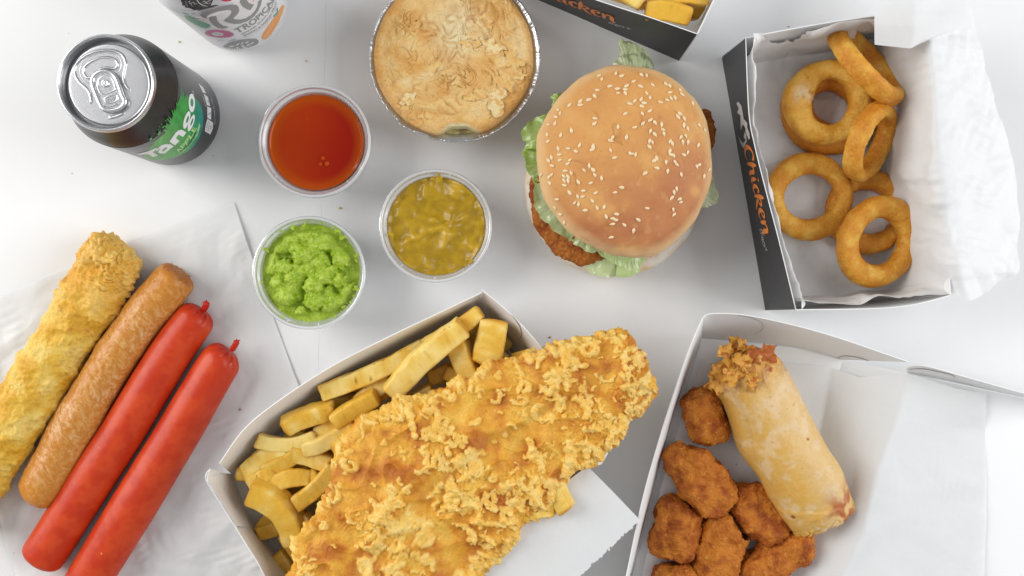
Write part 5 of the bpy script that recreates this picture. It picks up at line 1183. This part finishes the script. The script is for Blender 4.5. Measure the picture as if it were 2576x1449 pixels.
def pie():
    n, m = 620, 230; th = np.linspace(0, 2*np.pi, n, endpoint=False); r = np.linspace(0, 1, m)**.9; R, T = np.meshgrid(r, th, indexing='ij')
    p3 = np.stack([np.cos(T)*3, np.sin(T)*3, 0*T], -1)
    rad = 52.6+.5*fbm(p3, 3, 501)-1.3*ss(.3, 1, np.cos(T+.1))-6.5*np.exp(-(((T-4.76+np.pi) % (2*np.pi)-np.pi)/.21)**4)
    V = np.stack([px_+R*rad*np.cos(T), py_+R*rad*np.sin(T), np.full_like(R, 32.)], -1)
    q = warp(V, 16, 7, 502)
    dome = 5.5*(1-R**4); rim = .9*np.exp(-((R-.93)/.05)**2)-.5*np.exp(-((R-.84)/.05)**2)
    # layered flakes: terraces of a warped field, and long wrinkles
    fld = (fbm(q/24, 3, 503)+.18*noise(V/4, 504)+.05*noise(V/1.5, 512))*5; fr = fld-np.floor(fld); terr = ss(.0, .05, fr)*(1-fr)**.8; fl0 = 1
    dx_, dy_ = V[..., 0]-px_, V[..., 1]-py_; rho = np.hypot(dx_-20, dy_-78); phi = np.arctan2(dy_-78, dx_-20)*3
    wq = np.stack([rho/7.5+1.6*noise(V/13, 505), phi*3.2+.8*noise(V/19, 506), 0*R], -1)
    wrinkle = np.clip(1-np.abs(noise(wq, 507))*2.6, 0, 1)**1.5*ss(.92, .78, R)*ss(-.35, .2, noise(V/17, 513))
    wr2 = np.clip(1-np.abs(noise(q/10, 508))*4, 0, 1)**2
    fl = ss(.0, .35, noise(V/19, 509))
    h = dome+rim+1.1*terr*(.45+.75*fl)+1.7*(1-wrinkle)*.9-.3*wr2+1.1*fbm(V/16, 2, 510)+.22*fbm(V/2, 3, 511)
    h = h-8*ss(.97, 1., R)
    V[..., 2] += h
    m1 = fbm(V/14, 3, 520); m2 = fbm(V/4, 3, 521); pale = np.exp(-(((V[..., 0]-px_-2)/13)**2+((V[..., 1]-py_-16)/19)**2))
    c = mix((.80, .54, .225), (.72, .40, .125), ss(-.3, .5, m1)); c = mix(c, (.83, .63, .33), ss(.1, .7, -m1)*.5)
    c = mix(c, (.80, .70, .44), np.clip(pale*1.3+ss(.35, .7, -m1)*.25, 0, 1)*.8)
    c = mix(c, (.55, .24, .06), ss(.85, .95, R)*.45)
    nt_ = np.exp(-(((T-4.76+np.pi) % (2*np.pi)-np.pi)/.24)**4)*ss(.90, .97, R); c = mix(c, (.58, .30, .09), np.clip(ss(.4, .9, m2)*.3+fl*ss(.06, .0, fr)*.3+wrinkle*.40+wr2*.1, 0, 1)); c = mix(c, (.80, .72, .42), nt_)
    c = mix(c, (.76, .50, .20), (fl*ss(.6, .2, fr))*.35)
    bt = np.exp(-(((V[..., 0]-px_-14)/7)**2+((V[..., 1]-py_-22)/6)**2)); c = mix(c, (.42, .15, .035), bt*ss(-.2, .3, m2)*.6)
    top_n = n*m
    ext = np.stack([np.stack([px_+k*rad[0]*np.cos(th), py_+k*rad[0]*np.sin(th), np.full_like(th, z)], -1) for k, z in ((.955, 20.), (.80, 2.), (.01, 2.))])
    V = np.concatenate([V, ext]); c = np.concatenate([c, np.repeat(c[-1:]*.9, 3, 0)])
    t = thing('pie', 'round golden pie with a flaky cracked lid in a foil dish', 'pie', (px_, py_, 2))
    mk('crust', V, [gridF(m+3, n, False, True)], M['pastry'], t, None, c)
    # pale ragged lip over the gap, filling showing inside
    f = pillow('filling', [(1098, 330), (1120, 318), (1150, 312), (1185, 316), (1210, 330), (1190, 341), (1150, 346), (1115, 342)], [(1125, 330), (1185, 330)], 26, 2.5, 3, 100, 20, M['pastry'], t, disp=lambda V, n, i: .8*fbm(V/4, 3, 530), colf=lambda V, n, i: mix((.42, .36, .16), (.22, .17, .07), ss(-.3, .4, fbm(V/5, 2, 531))))
    rg = random.Random(9); spots = [(1195, 82, 6), (1180, 112, 5), (1240, 118, 7), (1215, 60, 6), (1290, 190, 7), (1268, 205, 6), (1245, 250, 8), (1090, 170, 5), (1165, 60, 5), (1290, 150, 6), (1030, 250, 6), (1200, 240, 6)]
    for k, (x, y, r_) in enumerate(spots):
        Rn = min(1., math.hypot(x-1144, y-143)/205); z = 32+5.5*(1-Rn**4)+1.9
        cc_ = [(.82, .58, .27), (.78, .50, .19), (.84, .66, .36), (.80, .54, .22)][k % 4]
        flake('pastry_flake', (x, y), r_, 540+k, M['pastry'], t, cc_, z, ry=rg.uniform(.5, 1), lift=.6, dark=(.72, .42, .14))
pie()

# ================================================================== BURGER
BU = P(1575, 405, 50); bx, by = BU[0], BU[1]
burger = thing('burger', 'burger in a sesame seed bun with lettuce and breaded chicken', 'burger', (bx-6, by-4, 0))
bbx = P(1545, 468, 12)
def bunb_c(V, R, th):
    m = fbm(V/9, 3, 601); c = mix((.86, .70, .50), (.76, .54, .30), ss(-.2, .6, m)); return mix(c, (.86, .80, .70), ss(8, 15, V[..., 2])*ss(-.2, .3, fbm(V/6, 3, 602)+.2))
def bund(R, Z, T):
    q = np.stack([R*np.cos(T), R*np.sin(T), Z], -1); return R+ss(20, 50, R)*(1.2*fbm(q/22, 2, 603)+.3*fbm(q/4, 2, 604)), Z+.5*fbm(q/12, 2, 605)
lathe('bottom_bun', (bbx[0], bbx[1], 0), spl([(.05, 17), (30, 17), (48, 17), (55, 16), (58, 12.5), (58.5, 9), (56, 4), (49, .8), (40, .2), (.05, .2)], 60), 200, M['bun'], burger, disp=bund, colf=bunb_c, sy=1.02)
pat_o = [(1333, 470), (1336, 520), (1352, 580), (1385, 628), (1420, 655), (1470, 666), (1500, 655), (1560, 640), (1660, 600), (1750, 480), (1797, 350), (1797, 310), (1785, 280), (1765, 275), (1730, 290), (1640, 230), (1500, 230), (1390, 300), (1350, 400)]
def pat_d(V, n, i):
    f1, f2, c = worley(V/2.2, 611); return 1.3*fbm(V/12, 2, 610)+1.0*(1-f1)*c+.8*fbm(V/3.5, 3, 612)
def pat_c(V, n, i):
    m = fbm(V/8, 3, 613); m2 = fbm(V/2, 3, 614); c = mix((.40, .125, .022), (.27, .06, .013), ss(-.3, .5, m)); return mix(c, (.58, .26, .06), ss(.1, .6, m2)*.7)
pillow('chicken_patty', pat_o, [(1480, 480), (1640, 400)], 25, 8, 7, 700, 60, M['crumb'], burger, disp=pat_d, colf=pat_c)
def leaf(outline, mid, z, zo, seed, pale=0., amp=2.5):
    """outline px; mid px point under the bun; zo height at the outline"""
    n, m = 90, 50
    O = catmull(PN([(a, b, zo) for a, b in outline]), np.linspace(0, 1, n)); c = P(mid[0], mid[1], z)
    r = np.linspace(.25, 1, m); V = c+(O-c)[None]*r[:, None, None]
    th = np.arctan2(V[..., 1]-c[1], V[..., 0]-c[0]); R = np.broadcast_to(r[:, None], V.shape[:2])
    q = V+seed*5.; V = V.copy()
    V[..., 2] += amp*R*R*(noise(q/11, seed)*1.4+.6*noise(q/5, seed+1))+.3*np.clip(1-np.abs(noise(np.stack([th*14, R*2, 0*R+seed], -1), seed+2))*5, 0, 1)
    V[..., :2] += (.9*R**3)[..., None]*np.stack([noise(q/4, seed+3), noise(q/4, seed+4)], -1)*1.6
    ve = np.clip(1-np.abs(noise(np.stack([th*10, R*3, 0*R], -1), seed+6))*7, 0, 1); m1 = fbm(q/10, 3, seed+7)
    c_ = mix((.42, .62, .09), (.58, .72, .28), np.clip(pale+.5*m1, 0, 1)); c_ = mix(c_, (.72, .80, .52), np.clip(pale*1.3-.4, 0, 1)*.8)
    c_ = mix(c_, (.74, .82, .52), ve*.45); c_ = mix(c_, (.30, .52, .05), ss(.9, 1, R)*(1-pale)*.4)
    return mk('lettuce_leaf', V, [gridF(m, n)], M['leaf'], burger, None, c_)
h3 = lambda x, y: ((2000+x*.8278)*.62891, y*.8278*.62891)
def L3(*a): return [h3(*p) for p in a]
leaf(L3((540, 320), (570, 280), (580, 250), (575, 190), (610, 195), (650, 212), (690, 235), (722, 262), (738, 300), (742, 340)), h3(640, 480), 34, 20, 621, .95, 1.5)
leaf(L3((320, 450), (250, 462), (250, 490), (255, 520), (240, 545), (200, 570)), h3(420, 600), 36, 34, 622, .05)
leaf(L3((260, 510), (225, 545), (170, 570), (125, 605), (104, 640), (110, 670), (128, 690), (118, 715), (150, 725), (200, 700)), h3(420, 700), 36, 33, 623, .25)
leaf(L3((230, 690), (180, 712), (110, 730), (118, 770), (130, 815), (150, 850), (172, 890), (205, 870)), h3(420, 760), 35, 30, 624, .12)
leaf(L3((210, 870), (165, 905), (165, 960), (180, 1020), (220, 1075), (280, 1120), (340, 1165), (395, 1195), (440, 1220), (500, 1200)), h3(480, 850), 34, 33, 625, .75, 2.)
leaf(L3((400, 1170), (450, 1205), (430, 1260), (415, 1300), (440, 1325), (500, 1340), (550, 1335), (570, 1290), (560, 1240), (600, 1200)), h3(560, 1000), 33, 24, 626, .8, 1.6)
leaf(L3((540, 1230), (570, 1285), (560, 1330), (600, 1338), (660, 1320), (700, 1250), (690, 1200)), h3(600, 1000), 32, 26, 627, .6, 1.6)
leaf(L3((420, 1150), (470, 1220), (530, 1265), (590, 1285), (640, 1250), (680, 1230)), h3(560, 1000), 38, 32, 628, .55, 1.8)
leaf(L3((960, 870), (1025, 850), (1035, 890), (1050, 925), (1052, 980), (1000, 998), (930, 1000)), h3(850, 850), 33, 32, 629, .95, 1.5)
# top bun: px outline of the widest ring, at z=50
TB = L3((1028, 820), (1027, 740), (1018, 660), (985, 560), (940, 480), (880, 415), (805, 362), (735, 328), (650, 311), (560, 312), (450, 345), (350, 405), (275, 480), (218, 560), (182, 650), (176, 730), (190, 840), (208, 930), (250, 1020), (310, 1095), (385, 1152), (470, 1200), (560, 1235), (650, 1245), (740, 1232), (825, 1192), (890, 1135), (945, 1060), (985, 985), (1012, 900))
TBp = PN([(a, b, 52) for a, b in TB]); bcx, bcy = TBp[:, 0].mean(), TBp[:, 1].mean()
ang = np.arctan2(TBp[:, 1]-bcy, TBp[:, 0]-bcx); rad_ = np.hypot(TBp[:, 0]-bcx, TBp[:, 1]-bcy); od = np.argsort(ang); ang, rad_ = ang[od], rad_[od]
def bun_r(T): return np.interp((T+np.pi) % (2*np.pi)-np.pi, np.concatenate([ang-2*np.pi, ang, ang+2*np.pi]), np.tile(rad_, 3))
nT = 260; Tt = np.linspace(0, 2*np.pi, nT, endpoint=False); rr0 = bun_r(Tt)
for _ in range(12): rr0 = (np.roll(rr0, 1)+rr0*2+np.roll(rr0, -1))/4
bpr = spl([(.002, 70), (.25, 69.6), (.5, 68), (.72, 64.8), (.87, 60.5), (.96, 55.5), (.995, 51), (.99, 46.5), (.95, 43), (.9, 41.5), (.6, 40.5), (.002, 40)], 150)
Vb = np.stack([bcx+bpr[:, :1]*rr0*np.cos(Tt), bcy+bpr[:, :1]*rr0*np.sin(Tt), bpr[:, 1:]*np.ones(nT)], -1)
nb = gnorm(Vb, False, True); nb *= np.sign((nb*(Vb-np.array((bcx, bcy, 55)))).sum(-1, keepdims=True))
crk = np.clip(1-np.abs(noise(warp(Vb, 8, 3, 631)/13, 632))*14, 0, 1)*ss(.25, .5, noise(Vb/16, 633))
pr_ = ss(.16, .07, worley(Vb/4.5, 640)[0]); dn_ = np.exp(-(((Vb[..., 0]-P(*h3(640, 742), 70)[0])/2.2)**2+((Vb[..., 1]-P(*h3(640, 742), 70)[1])/2.2)**2)); Vb = Vb+nb*(1.1*fbm(Vb/24, 2, 630)+.35*fbm(Vb/9, 2, 639)+.13*fbm(Vb/2.5, 3, 634)-.5*crk-.25*pr_-1.2*dn_)[..., None]
rB = np.broadcast_to(bpr[:, :1], Vb.shape[:2]); m1 = fbm(Vb/22, 3, 635); m2 = fbm(Vb/5, 3, 636)
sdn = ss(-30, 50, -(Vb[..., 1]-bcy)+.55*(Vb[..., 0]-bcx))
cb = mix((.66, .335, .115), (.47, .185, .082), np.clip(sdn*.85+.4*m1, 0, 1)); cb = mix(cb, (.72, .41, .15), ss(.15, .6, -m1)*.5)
cb = mix(cb, (.80, .58, .32), ss(.86, 1.0, rB)*(Vb[..., 2] > 40)*.7); cb = mix(cb, (.82, .70, .5), ss(52, 44, Vb[..., 2])*.8)
cb = mix(cb, (.74, .48, .22), ss(.3, .7, m2)*.25); cb = mix(cb, (.40, .16, .05), crk*.55+pr_*.3); cb = mix(cb, (.48, .20, .08), ss(.1, .6, fbm(Vb/12, 3, 641))*.12)
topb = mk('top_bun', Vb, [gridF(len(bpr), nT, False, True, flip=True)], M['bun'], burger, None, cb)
from mathutils.bvhtree import BVHTree
bvh = BVHTree.FromPolygons([Vector(p) for p in Vb.reshape(-1, 3)], gridF(len(bpr), nT, False, True, flip=True).tolist())
SEEDS = [(480,366),(493,382),(560,354),(589,367),(646,394),(684,363),(708,366),(531,417),(568,429),(612,415),(606,432),(606,451),(572,450),(680,418),(738,412),(470,436),(458,465),(430,482),(390,489),(389,508),(338,507),(709,452),(725,471),(650,489),(628,502),(682,479),(697,498),(686,514),(776,495),(808,484),(827,477),(845,474),(821,447),(801,407),(820,416),(870,437),(880,458),(606,549),(688,550),(724,536),(460,573),(457,597),(345,630),(570,612),(649,616),(691,596),(727,580),(749,593),(780,603),(788,627),(727,634),(748,650),(792,647),(888,606),(906,622),(860,566),(870,550),(889,574),(961,606),(988,630),(930,500),(292,547),(280,531),(271,566),(267,596),(235,603),(294,652),(385,701),(450,706),(447,722),(329,718),(281,717),(288,747),(366,731),(290,774),(249,760),(234,775),(251,801),(338,773),(328,791),(431,800),(406,822),(449,820),(458,845),(491,860),(314,826),(344,835),(328,853),(308,851),(329,872),(310,872),(238,855),(250,845),(241,884),(311,895),(379,879),(437,885),(543,665),(535,680),(611,662),(534,726),(554,762),(640,744),(656,746),(628,742),(747,775),(757,766),(722,683),(736,688),(721,709),(821,684),(832,694),(873,663),(897,658),(882,687),(907,688),(957,702),(820,731),(826,748),(838,752),(846,784),(855,796),(802,784),(887,748),(906,737),(810,828),(875,844),(950,805),(961,797),(700,838),(757,812),(984,853),(1009,820),(587,906),(555,930),(463,932),(402,922),(400,950),(376,949),(445,970),(362,980),(380,986),(336,930),(275,963),(265,1003),(291,1036),(411,1016),(469,1004),(504,999),(312,1075),(513,1046),(562,1034),(544,1056),(559,1063),(542,1082),(600,1086),(667,1061),(710,1006),(645,1115),(537,1146),(829,957),(841,930),(853,913),(866,962),(872,977),(837,1013),(840,1037),(233,683),(229,650),(200,845)]
def seed_mesh():
    n, m = 10, 8; V = []
    for i in range(m):
        t = i/(m-1); r = math.sin(math.pi*min(1, t*1.0))**.75*(1-.55*t)*1.25+.01
        for k in range(n): a = 2*math.pi*k/n; V.append((-1.7+3.4*t, r*math.cos(a), r*.62*math.sin(a)))
    me = bpy.data.meshes.new('sesame_seed'); me.from_pydata([[c/1000 for c in v] for v in V], [], [tuple(int(x) for x in f) for f in gridF(m, n, False, True, flip=True)]+[tuple(range(n)), tuple(range((m-1)*n, m*n))[::-1]])
    for p in me.polygons: p.use_smooth = True
    me.materials.append(M['seed']); return me
sme = seed_mesh(); rs = random.Random(3)
for (x, y) in SEEDS:
    u, v = h3(x, y); d = Vector(ray(u, v)).normalized(); hit = bvh.ray_cast(Vector((0, 0, D)), d)
    if hit[0] is None: continue
    o = bpy.data.objects.new('sesame_seed', sme); COL.objects.link(o); o.parent = topb
    nrm = hit[1] if hit[1].z > 0 else -hit[1]
    pos = hit[0]+nrm*.35; R_ = nrm.to_track_quat('Z', 'X').to_matrix()@Matrix.Rotation(rs.gauss(1.6, .8), 3, 'Z'); s_ = rs.uniform(.92, 1.2)
    o.matrix_local = Matrix.Translation((Vector(pos)-Vector(ORG[burger.name]))/1000)@R_.to_4x4()@Matrix.Diagonal((s_, s_*rs.uniform(.85, 1.05), s_, 1))

# ================================================================== CRUMBS
def crumb(u, v, z, r, label, c=(.50, .24, .06)):
    p = P(u, v, z); n = 8; th = np.linspace(0, 2*np.pi, n, endpoint=False); V = []
    for k in range(5):
        ph = math.pi*k/4
        for t in th: V.append((p[0]+r*math.sin(ph)*math.cos(t), p[1]+r*.8*math.sin(ph)*math.sin(t), p[2]+r*.6*(1-math.cos(ph))))
    V = np.array(V); V = V+.3*r*np.stack([noise(V/r*.9+k, 5), noise(V/r*.9, 6), .5*noise(V/r*.9, 7)], -1)
    V[:, 2] = np.maximum(V[:, 2], z)
    o = mk('crumb', V, [gridF(5, n, False, True)], M['pastry'], None, None, np.tile(np.array(c), (len(V), 1)), smooth=False); tag(o, label, 'crumb', 'loose crumbs')
for (u, v, z, r, lab, c) in [
    (856, 524, .05, .9, 'pale crumb on the table between the red sauce and curry sauce pots', (.62, .42, .16)), (1383, 849, .05, .8, 'brown crumb on the table above the fish\'s tail', (.45, .16, .05)),
    (771, 154, .05, .7, 'pale crumb on the table left of the pie', (.62, .42, .2)), (451, 105, .05, .8, 'pale yellow crumb between the two cans', (.7, .6, .3)),
    (604, 1030, 2.5, .9, 'brown crumb on the paper beside the nearest red saveloy', (.4, .18, .08)), (1984, 67, .05, .6, 'crumb near the black printed carton', (.4, .3, .15)),
    (173, 84, .05, .3, 'dark speck on the table above the black can', (.2, .2, .2)), (536, 392, .05, .4, 'dark speck beside the base of the black can', (.2, .2, .2)), (181, 436, .05, .4, 'yellow speck below the black can', (.6, .5, .2)),
    (2337, 1160, 4, .6, 'brown crumb in the carton right of the spring roll', (.4, .14, .05)), (2345, 1175, 4, .4, 'tiny brown crumb under the first one in the nugget carton', (.4, .14, .05)), (1852, 1168, 4, .5, 'crumb between the largest nugget and the spring roll', (.4, .14, .05)),
    (2392, 1328, 16.5, .35, 'dark speck on the paper over the open lid', (.3, .15, .08)), (1116, 1545, 1, .4, None, (.4, .2, .1)), (36, 1390, 2.5, .5, 'brown crumb on the paper near the lower left corner', (.45, .2, .08)), (80, 942, 3, .6, 'yellow crumb by the battered sausage', (.7, .5, .2))]:
    if lab: crumb(u, v, z, r, lab, c)
